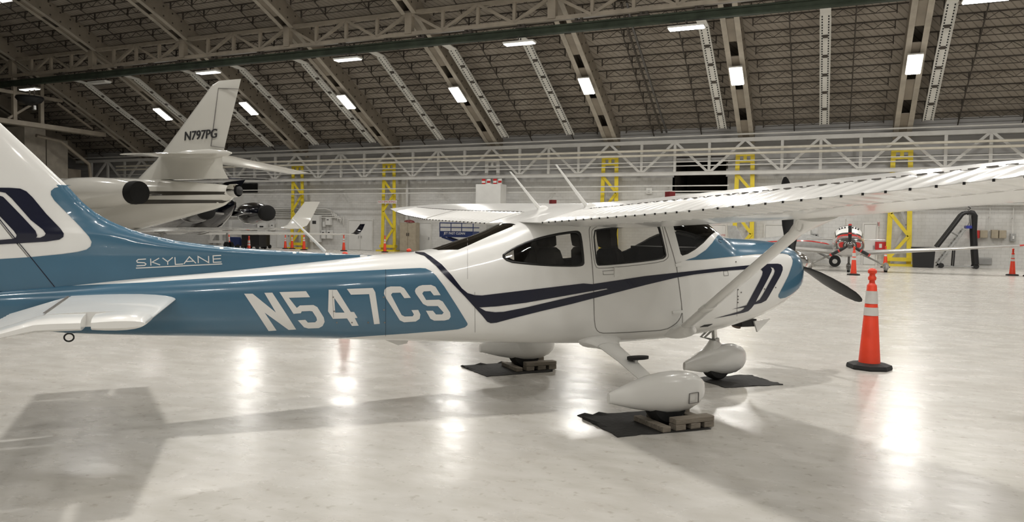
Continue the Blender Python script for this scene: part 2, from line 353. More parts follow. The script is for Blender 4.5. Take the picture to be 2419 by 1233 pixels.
# lattice columns
def column(u, material, label, twin=None):
    V = 48.55; c = empty('lattice_column', (u, V, 0), 0, label, 'column')
    for s in (-1, 1):
        b = MB().beam((s*.55, 0, .1), (s*.44, 0, 6.75), .26, .06, (0, 1, 0)); b.beam((s*.55, .08, .1), (s*.44, .08, 6.75), .06, .2, (0, 1, 0)); obj('leg', b, material, c)
    zs = [.45, 1.75, 3.05, 4.35, 5.5]
    for i in range(4):
        s = 1 if i % 2 else -1
        obj('diagonal', MB().beam((s*.5, -.06, zs[i]), (-s*.48, -.06, zs[i+1]), .18, .05, (0, 1, 0)), material, c)
    obj('base_beam', MB().box(-.68, .68, -.2, .2, .28, .5), material, c)
    obj('base_plate', MB().box(-.85, .85, -.45, .3, 0, .12), material, c)
    obj('back_stiffener', MB().beam((-.5, .22, .3), (.4, .22, 2.4), .14, .05, (0, 1, 0)).beam((.4, .22, 2.4), (-.4, .22, 4.6), .14, .05, (0, 1, 0)), 'siding', c)
    obj('cap_plate', MB().box(-.56, .56, -.08, .08, 6.2, 6.34).box(-.56, .56, -.08, .08, 6.6, 6.78).box(-.1, .1, -.06, .06, 6.34, 6.6), material, c)
    return c
nb = {COLS[2]: 'standing beside the black bin', COLS[3]: 'standing beside the red lettered door', COLS[4]: 'standing above the cabin roof, left of the dark wall opening',
      COLS[6]: 'wearing the NO SMOKING sign, beside the beige locker', COLS[7]: 'standing beside the white electrical cabinets'}
for u in COLS[1:]:
    if u in nb: column(u, 'yellow', 'tall yellow lattice steel column ' + nb[u])
    elif u == COLS[5]: column(u, 'wall_steel', 'white painted lattice steel column behind the shelf of striped boards')
    elif u == COLS[1]: column(u, 'yellow', 'tall yellow lattice steel column beyond the rolling stair')
    elif u == COLS[8]: column(u, 'wall_steel', 'white lattice steel column behind the white jet tail')
# frame at the dark end of the hangar
ue = COLS[9]
fr = obj('trim_3', MB().box(ue - .35, ue + .35, 20, 44.6, 9.2, 9.55), 'truss_paint', kind='structure')
for v in (39.2, 37.1, 33, 29): obj('post', MB().box(ue - .14, ue + .14, v - .14, v + .14, 9.55, soffit(v)), 'truss_paint', fr)
obj('strut', MB().box(ue - .12, ue + .12, 26, 40.9, 11.5, 11.75), 'truss_paint', fr)
for a, b in (((39.2, 11.5), (36.6, 9.6)), ((34, 11.5), (31, 9.6)), ((40.5, 11.4), (43.6, 9.7))):
    obj('diagonal', MB().beam((ue, a[0], a[1]), (ue, b[0], b[1]), .16), 'truss_paint', fr)
enc = empty('tall_enclosure', (-62.5, 43, 0), 0, 'tall pale panelled enclosure at the dark end beyond the last rib', 'enclosure')
obj('wall_panel', MB().box(-2, .6, -2.2, -.4, 0, 9.8), 'flange_paint', enc); obj('wall_panel', MB().box(-2, .6, -.3, 1.6, 0, 9.0), 'flange_paint', enc)
obj('wall_panel', MB().box(-2, .5, 1.7, 2.9, 0, 6.6), 'rib_paint', enc); obj('rail', MB().box(.6, .75, -2.2, 1.6, 5.2, 5.35), 'siding', enc)
pipe('duct_pipe', [(-60, 40.5, 8.9), (-60, 42.6, 8.7), (-60, 45.2, 7.0), (-60, 45.4, 5.2), (-60, 45.4, 0.0)], .14, 'truss_paint', label='bent grey duct pipe beside the dark end enclosure', cat='pipe')
# ------------------------------------------------------------------ lamps
def lamp_fixture(name, L_, W_, lit):
    b = MB().box(-W_/2, W_/2, -L_/2, L_/2, 0, .09); e = link(name, b.mesh('housing', 'lamp_body'))
    obj('diffuser', MB().box(-W_/2 + .04, W_/2 - .04, -L_/2 + .04, L_/2 - .04, -.05, 0), {2: 'lamp_lit', 1: 'lamp_dim', 0: 'lamp_body'}[lit], e)
    obj('hanger', MB().box(-.03, .03, -L_*.3 - .02, -L_*.3 + .02, .09, .32), 'joist', e); obj('hanger', MB().box(-.03, .03, L_*.3 - .02, L_*.3 + .02, .09, .32), 'joist', e)
    if lit == 2:
        ld = bpy.data.lights.new('lamp_glow', 'AREA'); ld.shape = 'RECTANGLE'; ld.size = W_ - .1; ld.size_y = L_ - .1; ld.energy = LAMP_W; ld.color = (1, .972, .922)
        lo = link('lamp_glow', ld, e, (0, 0, -.07))
    return e
rib_at = {COLS[2]: 'above the column beside the black bin', COLS[3]: 'above the column beside the lettered door', COLS[4]: 'above the column left of the dark wall opening', COLS[5]: 'above the white column and striped boards', COLS[6]: 'above the NO SMOKING column', COLS[7]: 'above the column by the electrical cabinets', COLS[8]: 'before the white jet fin', COLS[1]: 'beyond the rolling stair'}
lampA = lamp_fixture('rib_lamp', 1.5, .72, 2)
first = True
for u in COLS:
    for v in (43.05, 30, 18, 6, -6, -18):  # only the first row is in view; rows behind the camera added as fill
        if u < -42 and v < 40 or u < -50 or (v < 12 and u < -10): continue
        o = lampA if first else copy_tree(lampA)
        first = False
        o.location = (u, v, soffit(v) - .35); o.rotation_euler = (slope_at(v), 0, 0)
        if v == 6 and abs(u - COLS[3]) < .1:                      # the stronger lamp right over the aircraft
            for ch in o.children:
                if ch.type == 'LIGHT': ch.data = ch.data.copy(); ch.data.energy = LAMP_W*4.5
        lb = 'lit white rectangular lamp under the rib ' + rib_at[u] if v > 40 and u in rib_at else 'unseen lit rectangular lamp added high under an arched rib towards the ridge'
        tag(o, lb, 'lamp', 'lamps under the roof ribs')
for u, lit in ((5.7, 2), (-6.84, 2), (-15.7, 1), (-26.8, 1), (-37.8, 1), (-48, 0), (-55.5, 1)):
    o = lamp_fixture('rail_lamp', .55, 1.75, lit); o.location = (u, 37, 11.74)
    tag(o, {2: 'brightly lit flat lamp hung below the crane rail', 1: 'dimly lit flat lamp hung below the crane rail', 0: 'unlit flat lamp hung below the crane rail'}[lit], 'lamp', 'lamps along the crane rail')
p = at_y(8, 4, 33.); o = lamp_fixture('rail_lamp', .9, 1.9, 1); o.location = p; tag(o, 'pale flat lamp hung before the roof truss at the dark end', 'lamp')
obj('bracket', MB().box(-.05, .05, -.05, .05, .3, soffit(33.) + DECK - p.z), 'joist', o)
hs = empty('hanging_speaker', (-55.5, 37, 10.9), 0, 'black round speaker hung below the lamp at the dark end', 'speaker')
obj('dish', MB().lathe([(.15, -.35), (.75, -.1), (.95, .15), (.9, .3), (.2, .35)], 20), 'black', hs, smooth=True); obj('hanger', MB().box(-.04, .04, -.04, .04, .35, .78).box(.5, .56, -.04, .04, .3, .78), 'joist', hs); obj('horn', MB().lathe([(.1, -.75), (.16, -.7), (.16, -.4)], 12, (.5, 0, 0)), 'metal', hs, smooth=True)
# ------------------------------------------------------------------ slotted strips under the roof
def strip_tray():
    a = Vector((0, 47.75, soffit(47.75) + .02)); b = Vector((0, 39.75, soffit(39.75) - .05)); c = Vector((0, 38.1, soffit(39.75) + .05))
    e = link('slotted_strip', MB().beam(a, b, .5, .06).mesh('tray', 'tray_white'))
    d = (b - a).normalized(); nrm = Vector((0, d.z, -d.y)); nrm = nrm if nrm.z < 0 else -nrm
    for s in (-1, 1): obj('tray_lip', MB().beam(a + Vector((s*.25, 0, 0)) + nrm*.05, b + Vector((s*.25, 0, 0)) + nrm*.05, .03, .12), 'tray_white', e)
    sl = MB(); N = 46
    for i in range(N):
        for s in (-.15, .15):
            p = a.lerp(b, (i + .2)/N); q = a.lerp(b, (i + .75)/N); off = Vector((s, 0, 0)) + nrm*.032; sl.beam(p + off, q + off, .06, .01)
    obj('slot_row', sl, 'slot_black', e, kind='stuff')
    for i in range(5):
        p = a.lerp(b, (i + 1)/6) + nrm*.05; obj('bracket', MB().beam(p - d*.09, p + d*.09, .24, .06), 'joist', e)
    obj('upper_tray', MB().beam(b, c, .5, .06), 'tray_white', e)
    return e
tr = strip_tray(); first = True
for u in (4.77, -.6, -6.45, -16.4, -21.2, -26.3, -32.2, -37.5, -42.0, -47.6, -52.9):
    o = tr if first else copy_tree(tr); first = False; o.location = (u, 0, 0)
    tag(o, 'long white slotted strip hung down the roof slope between ribs', 'ceiling strip', 'slotted strips under the roof')
for i, u in enumerate((-10.55, -10.25)):
    pipe('riser_pipe', [(u, 38.5, soffit(38.5) + .6), (u, 39.6, soffit(39.6) + .3), (u + .2, 48.4, soffit(48.4) + .35)], .07, ('joist', 'dark_paint')[i],
         label=('black pipe running down the roof slope between two ribs', 'thin brown pipe running down the roof slope beside a black one')[i], cat='pipe')
# ------------------------------------------------------------------ things on the far wall
def wbox(name, x0, y0, x1, y1, d, material, label, cat, V=None, group=None, bev=.02):
    V = V or VW - .04; a = at_y(x0, (y0 + y1)/2, V); b = at_y(x1, (y0 + y1)/2, V); zt = at_y((x0 + x1)/2, y0, V).z; zb = at_y((x0 + x1)/2, y1, V).z
    e = empty(name, ((a.x + b.x)/2, V, zb), 0, label, cat, group); w = (b.x - a.x)/2; h = zt - zb
    o = obj('body', MB().box(-w, w, -d, 0, 0, h), material, e); bevel(o, bev); e['wh'] = (w, h); return e, w, h
def door(n, x0, y0, x1, y1, leaves=1):
    a = at_y(x0, y1, VW); b = at_y(x1, y1, VW); h = at_y((x0 + x1)/2, y0, VW).z; w = b.x - a.x
    d = obj('door_%d' % n, MB().box(-w/2 - .1, -w/2, -.07, .02, 0, h + .1).box(w/2, w/2 + .1, -.07, .02, 0, h + .1).box(-w/2, w/2, -.07, .02, h, h + .1), 'wall_steel', loc=((a.x + b.x)/2, VW, 0), kind='structure')
    for i in range(leaves):
        l0 = -w/2 + i*w/leaves; l1 = l0 + w/leaves; lf = obj('leaf', MB().box(l0 + .012, l1 - .012, -.05, -.005, .02, h - .015), 'door_white', d)
        hx = l1 - .12 if i == 0 else l0 + .12
        obj('handle', MB().box(hx - .03, hx + .03, -.1, -.05, .95, 1.15), 'box_grey', lf)
    return d
door(1, 824, 521, 879, 591, 2); door(2, 992, 527, 1017, 594); d3 = door(3, 1672, 532, 1712, 616); door(4, 1806, 532, 1850, 620); door(5, 2038, 530, 2067, 627); door(6, 655, 517, 685, 586)
text('sign_lettering', 'DO NOT ENTER\nFIRE DOOR', .16, 'sign_red', d3, (0, -.06, 1.55), (PI/2, 0, 0))
e, w, h = wbox('exit_sign', 1685, 516, 1702, 527, .1, 'door_white', 'small glowing red EXIT sign above the lettered door', 'sign')
obj('face', MB().box(-w*.9, w*.9, -.12, -.1, .02, h - .02), 'exit_red', e); text('exit_lettering', 'EXIT', .2, 'letter_white', e, (0, -.13, h/2), (PI/2, 0, 0))
def panelbox(x0, y0, x1, y1, label, d=.25, m='door_white', lab='grey_text'):
    e, w, h = wbox('electrical_box', x0, y0, x1, y1, d, m, label, 'electrical box')
    obj('cover', MB().box(-w*.88, w*.88, -d - .02, -d, h*.05, h*.95), m, e)
    if lab: obj('label_plate', MB().box(-w*.4, w*.4, -d - .03, -d - .02, h*.68, h*.8), lab, e)
    return e
panelbox(739, 509, 761, 572, 'tall white electrical cabinet under the bending conduits', .4)
panelbox(773, 515, 785, 532, 'white breaker box, upper one beside the tall cabinet')
panelbox(763, 544, 773, 564, 'white breaker box at left of the lower pair'); panelbox(776, 544, 787, 564, 'white breaker box at right of the lower pair')
panelbox(765, 524, 771, 536, 'tiny white switch box between cabinet and breaker boxes', .15, lab=None)
panelbox(641, 528, 650, 545, 'small white box beside the left wall door', .15); panelbox(612, 528, 634, 556, 'white wall cabinet behind the navy jet')
e, w, h = wbox('louvre_unit', 558, 524, 610, 544, .5, 'siding', 'grey louvred air unit behind the navy jet engine', 'air unit')
for i in range(6): obj('slat', MB().box(-w*.95, 0, -.54, -.5, h*(.1 + .14*i), h*(.18 + .14*i)), 'door_white', e)
wbox('dark_vent', 571, 433, 609, 455, .06, 'black', 'black wall vent opening beyond the white jet tail cone', 'vent')
panelbox(1891, 540, 1915, 566, 'white fuse box with dark label beside the red aircraft')
e, w, h = wbox('twin_outlet', 1917, 552, 1932, 568, .12, 'box_grey', 'grey twin outlet box beside the white fuse box', 'outlet')
for sx in (-.5, .5):
    for sz in (.3, .7): obj('socket', MB().box(w*sx - .05, w*sx + .05, -.14, -.12, h*sz - .06, h*sz + .06), 'black', e)
e, w, h = wbox('bell', 1875, 545, 1881, 560, .12, 'box_grey', 'small dark wall bell left of the fuse box', 'bell'); obj('bracket', MB().box(-.02, .02, -.1, 0, h, h + .2), 'joist', e)
for i, x in enumerate((1896, 1900, 1904, 1908)):
    a = at_y(x, 540, VW - .06); b = at_y(x, 470, VW - .06); pipe('conduit', [(a.x, a.y, a.z), (a.x, a.y, b.z)], .025, 'wall_steel', label='thin grey conduit rising from the white fuse box', cat='pipe', group='conduits above the fuse box')
e, w, h = wbox('extinguisher_sign', 2072, 523, 2078, 536, .02, 'door_white', 'small red and white sign right of the far door', 'sign'); obj('symbol', MB().box(-w*.8, -w*.5, -.03, -.02, .03, h*.95).box(w*.5, w*.8, -.03, -.02, .03, h*.95).box(-w*.2, w*.2, -.03, -.02, h*.2, h*.8), 'sign_red', e)
e, w, h = wbox('hose_cabinet', 2067, 571, 2093, 590, .3, 'sign_red', 'red wall cabinet with white sticker behind the red aircraft wing', 'cabinet'); obj('sticker', MB().box(-w*.3, w*.2, -.31, -.3, h*.25, h*.75), 'door_white', e)
wbox('red_box', 2293, 544, 2312, 563, .3, 'red_paint', 'dark red wall box behind the rolling stair rail', 'box'); wbox('beige_box', 2313, 544, 2331, 562, .28, 'box_beige', 'beige wall box next to the red box', 'box')
wbox('beige_box', 2340, 543, 2356, 563, .3, 'box_beige', 'beige wall box with a dark item lying on top', 'box'); wbox('beige_box', 2358, 544, 2375, 563, .28, 'box_beige', 'beige wall box nearest the grey switch', 'box')
e, w, h = wbox('switch_box', 2385, 552, 2398, 570, .2, 'box_grey', 'grey switch box with conduit above the far right cone', 'switch box'); obj('lever', MB().box(-.04, .04, -.26, -.2, h*.3, h*.7), 'door_white', e)
for x, y0, y1, lb in ((2392, 552, 478, 'thin conduit rising from the grey switch box'), (2337, 545, 480, 'thin conduit rising between the beige boxes'), (1938, 552, 500, 'thin conduit rising from the twin outlet'), (960, 592, 425, 'vertical white pipe beside the beige locker')):
    a = at_y(x, y0, VW - .2); b = at_y(x, y1, VW - .2); pipe('conduit', [(a.x, a.y, a.z), (a.x, a.y, b.z)], .03 if x > 1000 else .12, 'wall_steel', label=lb, cat='pipe'); standoffs(bpy.context.scene.collection.objects[-1], [a.x], VW - .2, (a.z + b.z)/2)
e, w, h = wbox('floor_vent', 2307, 609, 2343, 625, .05, 'box_grey', 'low grey wall grille behind the rolling stair', 'vent')
for i in range(5): obj('slat', MB().box(-w*.9, w*.9, -.07, -.05, h*(.12 + .17*i), h*(.2 + .17*i)), 'siding', e)
e, w, h = wbox('bay_sign', 2284, 484, 2294, 497, .02, 'door_white', 'small white number 5 sign above the rolling stair', 'sign'); text('bay_number', '5', .42, 'grey_text', e, (0, -.03, h/2), (PI/2, 0, 0))
e, w, h = wbox('shelf_cabinet', 1138, 437, 1196, 500, 1.0, 'door_white', 'white wall cabinet holding striped boards above the wing', 'cabinet', V=47.85)
for i, x in enumerate((-.62, -.2, .3, .7)):
    o = obj('striped_board', MB().box(x*w - .13, x*w + .13, -.5, -.44, h, h + .4), ('sign_red', 'door_white')[i % 2], e)
    obj('stripe', MB().box(x*w - .13, x*w + .13, -.51, -.5, h + .12, h + .26), ('door_white', 'sign_red')[i % 2], o)
for x in (-1.1, .9): obj('wall_bracket', MB().box(x - .05, x + .05, 0, 1.44, .1, .2), 'wall_steel', e)
e, w, h = wbox('wall_alarm', 1527, 443, 1541, 458, .12, 'door_white', 'white alarm box on the wall above the wing root', 'alarm box'); obj('lens', MB().box(-w*.4, w*.4, -.15, -.12, h*.2, h*.5), 'box_grey', e)
cs = empty('no_smoking_sign', (COLS[6], 48.35, at_y(925, 477, 48.35).z), 0, 'white NO SMOKING sign with red letters on a yellow column', 'sign')
obj('plate', MB().box(-.85, .85, -.02, .02, -.12, .12), 'door_white', cs); text('lettering', 'NO SMOKING', .2, 'sign_red', cs, (0, -.025, 0), (PI/2, 0, 0), sx=1.25)
# beige locker, scissor lift, bin
p = at_z(972, 594); a = at_y(953, 560, 48.6); b = at_y(991, 560, 48.6); zt = at_y(972, 526, 48.6).z
lk = empty('steel_locker', ((a.x + b.x)/2, 48.6, 0), 0, 'tall beige steel locker with a red cloth on top', 'locker'); w = (b.x - a.x)/2
obj('body', MB().box(-w, w, -.5, 0, 0, zt), 'box_beige', lk)
for s in (-1, 1):
    dr = obj('door', MB().box(min(0, s*w) + .02, max(0, s*w) - .02, -.53, -.5, .08, zt - .05), 'box_beige', lk); obj('handle', MB().box(s*.08 - .03, s*.08 + .03, -.57, -.53, zt*.55, zt*.65), 'joist', dr)
cl_ = MB()
for i in range(9): cl_.lathe([(.02, .16), (.2, .1), (.25, 0)], 8, (random.uniform(-w*.5, w*.5), -.25 + random.uniform(-.1, .1), zt + random.uniform(0, .06)))
obj('red_cloth', cl_, 'cap_red', smooth=True, loc=lk.location, label='crumpled dark red cloth lying on the beige locker', cat='cloth')
lf = empty('scissor_lift', (at_y(1085, 560, 44.5).x, 44.5, 0), 0, 'navy blue scissor lift platform with white lettering', 'lift'); L2 = 1.25
z0 = at_y(1085, 555, 44.5).z; z1 = at_y(1085, 527, 44.5).z
obj('chassis', MB().box(-1.2, 1.2, -.5, .5, .2, .6), 'lift_blue', lf)
for i in range(2):
    for s in (-1, 1): obj('scissor_arm', MB().beam((-1.1*s, -.4 + .8*i, .6), (1.1*s, -.4 + .8*i, z0 - .15), .12), 'lift_blue', lf)
for x in (-.9, .9):
    for y in (-.45, .45): obj('wheel', MB().tube([(x, y - .08, .2), (x, y + .08, .2)], .2, 14), 'rubber', lf)
pt = obj('platform', MB().box(-L2, L2, -.5, .5, z0 - .15, z0 + .25), 'lift_blue', lf); text('lettering', 'JET FAST CLEAN', .22, 'letter_white', pt, (-.1, -.52, z0 + .1), (PI/2, 0, 0))
for x in (-L2, -.4, .4, L2): obj('rail_post', MB().tube([(x, -.45, z0 + .2), (x, -.45, z1)], .035, 6), 'lift_blue', lf)
for z in (z1, (z0 + z1)/2 + .1): obj('guard_rail', MB().tube([(-L2, -.45, z), (L2, -.45, z), (L2, .45, z), (-L2, .45, z), (-L2, -.45, z)], .04, 6), 'lift_blue', lf)
p = at_y(2180, 629, 47.2); bn = empty('black_bin', (p.x, p.y, 0), 0, 'large black plastic bin beside the yellow column', 'bin')
obj('body', MB().rings([[(x*w_, y*.5*w_, z) for x, y in ((-1,-1),(1,-1),(1,1),(-1,1))] for w_, z in ((.5, 0), (.56, 1.05))]), 'black', bn); obj('lid', MB().box(-.6, .6, -.32, .32, 1.05, 1.15), 'black', bn)
# rolling stair
def stair():
    V = 47.6; o = at_y(2260, 634, V); E_ = empty('rolling_stair', (o.x, V, 0), 0, 'rolling aircraft stair with black padded rails against the wall', 'stair')
    def q(x, y, dy=0): p = at_y(x, y, V); return (p.x - o.x, dy, max(p.z, .03))
    for dy in (-.35, .35):
        obj('padded_rail', MB().tube([q(2212, 583, dy), q(2245, 541, dy), q(2270, 508, dy), q(2277, 503, dy), q(2284, 503, dy)], .10, 8), 'black', E_, smooth=True)
        obj('stringer', MB().beam(q(2214, 622, dy), q(2277, 540, dy), .05, .1), 'box_grey', E_); obj('stringer', MB().beam(q(2221, 622, dy), q(2283, 540, dy), .04, .05), 'box_grey', E_)
        obj('padded_post', MB().tube([q(2288, 502, dy), q(2296, 503, dy), q(2301, 510, dy), q(2299, 545, dy), q(2301, 585, dy), q(2304, 624, dy)], .13, 8), 'black', E_, smooth=True)
        obj('base_rail', MB().tube([q(2212, 628, dy), q(2304, 630, dy)], .035, 6), 'box_grey', E_)
        obj('brace', MB().tube([q(2250, 628, dy), q(2253, 590, dy)], .04, 6), 'black', E_); obj('brace', MB().tube([q(2248, 548, dy), q(2262, 556, dy)], .03, 6), 'box_grey', E_)
        for x, y in ((2221, 630), (2303, 632)):
            p = q(x, y, dy); obj('wheel', MB().tube([(p[0], dy - .05, .14), (p[0], dy + .05, .14)], .14, 14), 'rubber', E_)
    for i in range(9):
        p = q(2217 + 7.3*i, 620 - 9.4*i); obj('step', MB().box(p[0] - .12, p[0] + .12, -.33, .33, p[2] - .02, p[2] + .02), 'box_grey', E_)
    a = q(2280, 533); b = q(2298, 540); obj('platform', MB().box(a[0], b[0], -.38, .38, b[2], a[2]), mat('stair_blue', (.02, .03, .25), .4, noise=.1), E_)
    obj('gate_loop', MB().tube([q(2286, 533), q(2290, 525), q(2290, 505), q(2293, 505), q(2294, 533)], .03, 6), 'box_grey', E_)
stair()
# ------------------------------------------------------------------ the light aircraft (local frame: x forward, y left, z up)
AH = math.radians(48.2); AP = Vector((-2.2663, 7.1343, 0))
_Ri = Matrix.Rotation(-AH, 3, 'Z'); LC = _Ri @ (Vector((0, 0, HC)) - AP)
def lray(px, py): return _Ri @ ray(px, py)
def on_Y(px, py, Y): d = lray(px, py); t = (Y - LC.y)/d.y; return LC + d*t
def on_X(px, py, X): d = lray(px, py); t = (X - LC.x)/d.x; return LC + d*t
plane = empty('light_aircraft', AP, AH, 'white and blue high-wing propeller aircraft marked N547CS', 'aircraft')
def pchip(xs, ys):
    xs = np.array(xs, float); ys = np.array(ys, float); h = np.diff(xs); d = np.diff(ys)/h; m_ = np.zeros_like(ys); m_[0] = d[0]; m_[-1] = d[-1]
    for i in range(1, len(xs)-1):
        if d[i-1]*d[i] > 0: w1 = 2*h[i] + h[i-1]; w2 = h[i] + 2*h[i-1]; m_[i] = (w1 + w2)/(w1/d[i-1] + w2/d[i])
    def f(x):
        x = np.clip(np.asarray(x, float), xs[0], xs[-1]); i = np.clip(np.searchsorted(xs, x) - 1, 0, len(xs)-2); t = (x - xs[i])/h[i]
        return (2*t**3 - 3*t**2 + 1)*ys[i] + (t**3 - 2*t**2 + t)*h[i]*m_[i] + (-2*t**3 + 3*t**2)*ys[i+1] + (t**3 - t**2)*h[i]*m_[i+1]
    return f
class Loft:                                   # surface of super-elliptic sections; t = 0 top, +1 bottom along the right side (-y)
    def __init__(s, st):
        st = sorted(st); cols = list(zip(*st)); s.fn = [pchip(cols[0], c) for c in cols[1:]]; s.x0, s.x1 = cols[0][0], cols[0][-1]
    def P(s, X, t):
        zt, zb, zc, w, nt, nb = [f(X) for f in s.fn]; a = np.asarray(t, float)*PI; sa, ca = np.sin(a), np.cos(a)
        nn = np.where(ca >= 0, nt, nb); e = 2/nn; h = np.where(ca >= 0, zt - zc, zc - zb)
        return np.stack([np.asarray(X, float)*np.ones_like(a), -w*np.sign(sa)*np.abs(sa)**e, zc + h*np.sign(ca)*np.abs(ca)**e], -1)
    def inv(s, p):
        zt, zb, zc, w, nt, nb = [float(f(p[0])) for f in s.fn]; up = p[2] >= zc; n = nt if up else nb; h = (zt - zc) if up else (zc - zb)
        return (p[0], math.copysign(math.atan2(min(1.5, abs(p[1])/w)**(n/2), (1 if up else -1)*abs((p[2]-zc)/h)**(n/2))/PI, -p[1]))
    def N(s, X, t):
        e = 1e-3; a = s.P(X + e, t) - s.P(X - e, t); b = s.P(X, t + e) - s.P(X, t - e); n = np.cross(a, b); n /= np.linalg.norm(n, axis=-1, keepdims=True) + 1e-12
        zc = s.fn[2](X); c = np.stack([np.asarray(X, float)*np.ones_like(np.asarray(t, float)), np.zeros_like(np.asarray(t, float)), zc*np.ones_like(np.asarray(t, float))], -1)
        return n*np.sign(np.sum(n*(s.P(X, t) - c), -1, keepdims=True) + 1e-12)
    def at(s, X, t, off=0.):
        X = np.asarray(X, float); t = np.asarray(t, float); return s.P(X, t) + (s.N(X, t)*off if off else 0)
    def bvh(s, nx=260, nt=120):
        g = s.P(np.repeat(np.linspace(s.x0, s.x1, nx), nt+1), np.tile(np.linspace(-1, 1, nt+1), nx)).tolist()
        f = [(i*(nt+1)+k, i*(nt+1)+k+1, (i+1)*(nt+1)+k+1, (i+1)*(nt+1)+k) for i in range(nx-1) for k in range(nt)]
        s.tree = BVHTree.FromPolygons(g, f); return s
    def hit(s, px, py):
        d = lray(px, py); h = s.tree.ray_cast(LC, d.normalized())[0]
        if h is None: h = s.tree.find_nearest(on_Y(px, py, -.2))[0]
        return s.inv(h)
#            X      zt     zb     zc     w     nt   nb
fus = Loft([(-5.20, 1.070, .935, 1.010, .030, 2.2, 2.2), (-4.90, 1.112, .858, 1.000, .072, 2.4, 2.3), (-4.50, 1.150, .795, .990, .120, 2.6, 2.5), (-4.04, 1.200, .760, .985, .175, 2.8, 2.7),
            (-3.50, 1.243, .727, .985, .235, 3.0, 2.8), (-2.84, 1.310, .690, .985, .310, 3.0, 3.0), (-2.20, 1.375, .645, .985, .385, 3.0, 3.1), (-1.67, 1.425, .612, .985, .440, 3.0, 3.3),
            (-1.38, 1.510, .595, .99, .470, 2.9, 3.4), (-1.08, 1.605, .578, 1.0, .505, 3.0, 3.5), (-.87, 1.690, .568, 1.0, .530, 3.2, 3.6), (-.40, 1.815, .545, 1.0, .565, 4.0, 3.8), (.20, 1.860, .527, 1.0, .580, 4.4, 3.8),
            (.75, 1.860, .538, 1.0, .572, 4.2, 3.8), (1.00, 1.850, .550, 1.0, .560, 3.5, 3.7), (1.20, 1.815, .565, 1.0, .550, 3.0, 3.6), (1.36, 1.745, .585, 1.0, .542, 2.6, 3.5), (1.47, 1.660, .600, 1.0, .535, 2.5, 3.4), (1.58, 1.592, .620, 1.0, .528, 2.6, 3.3),
            (1.90, 1.568, .680, 1.02, .505, 2.8, 3.0), (2.25, 1.548, .790, 1.06, .470, 2.8, 2.7), (2.45, 1.520, .890, 1.10, .425, 2.7, 2.5), (2.58, 1.478, .985, 1.15, .360, 2.6, 2.4), (2.655, 1.425, 1.07, 1.20, .270, 2.4, 2.3), (2.68, 1.36, 1.15, 1.25, .13, 2.2, 2.2)]).bvh()
def crop(x0, y0, s): return lambda pts: [(x0 + a/s, y0 + b/s) for a, b in pts]
cA, cB, cC, cD = crop(0, 400, 2.74), crop(500, 550, 3.456), crop(900, 400, 2.935), crop(1350, 480, 3.456)
def dense(pts, step=5., closed=True):
    out = []; n = len(pts)
    for i in range(n if closed else n-1):
        a, b = pts[i], pts[(i+1) % n]; k = max(1, int(math.dist(a, b)/step)); out += [(a[0] + (b[0]-a[0])*j/k, a[1] + (b[1]-a[1])*j/k) for j in range(k)]
    return out if closed else out + [pts[-1]]
def smooth_poly(pts, it=2):
    for _ in range(it): pts = [q for i in range(len(pts)) for q in ((pts[i][0]*.75 + pts[(i+1) % len(pts)][0]*.25, pts[i][1]*.75 + pts[(i+1) % len(pts)][1]*.25), (pts[i][0]*.25 + pts[(i+1) % len(pts)][0]*.75, pts[i][1]*.25 + pts[(i+1) % len(pts)][1]*.75))]
    return pts
TS = 1.6
def inside(P, loops):
    x, y = P[:, 0], P[:, 1]; r = np.zeros(len(P), bool)
    for L_ in loops:
        A = np.array(L_); B = np.roll(A, -1, 0)
        for (ax_, ay_), (bx_, by_) in zip(A, B):
            c = (ay_ > y) != (by_ > y)
            if c.any(): r ^= c & (x < (bx_-ax_)*(y-ay_)/((by_-ay_) if by_ != ay_ else 1e-12) + ax_)
    return r
def tri_domain(loops, dx, dy):
    """triangulate the region bounded by loops (even-odd) with an interior grid"""
    A = np.concatenate([np.array(l) for l in loops]); lo, hi = A.min(0), A.max(0)
    g = np.stack(np.meshgrid(np.arange(lo[0] + dx/2, hi[0], dx), np.arange(lo[1] + dy/2, hi[1], dy)), -1).reshape(-1, 2)
    g = g[inside(g, loops)] if len(g) else g
    if len(g):                                  # keep interior points off the outline
        keep = np.ones(len(g), bool); sc = np.array([dx, dy])
        for i in range(0, len(g), 4000): keep[i:i+4000] = (np.abs((g[i:i+4000, None] - A[None])/sc).max(-1).min(1) > .35)
        g = g[keep]
    vs_ = []; ed = []
    for l in loops:
        k = len(vs_); n = len(l); vs_ += [Vector(p) for p in l]; ed += [(k + i, k + (i+1) % n) for i in range(n)]
    vs_ += [Vector(p) for p in g.tolist()]
    r = delaunay_2d_cdt(vs_, ed, [], 0, 1e-6); V_ = np.array([tuple(v) for v in r[0]]); F_ = np.array([f for f in r[2] if len(f) == 3])
    c = V_[F_].mean(1); F_ = F_[inside(c, loops)]; return V_, F_
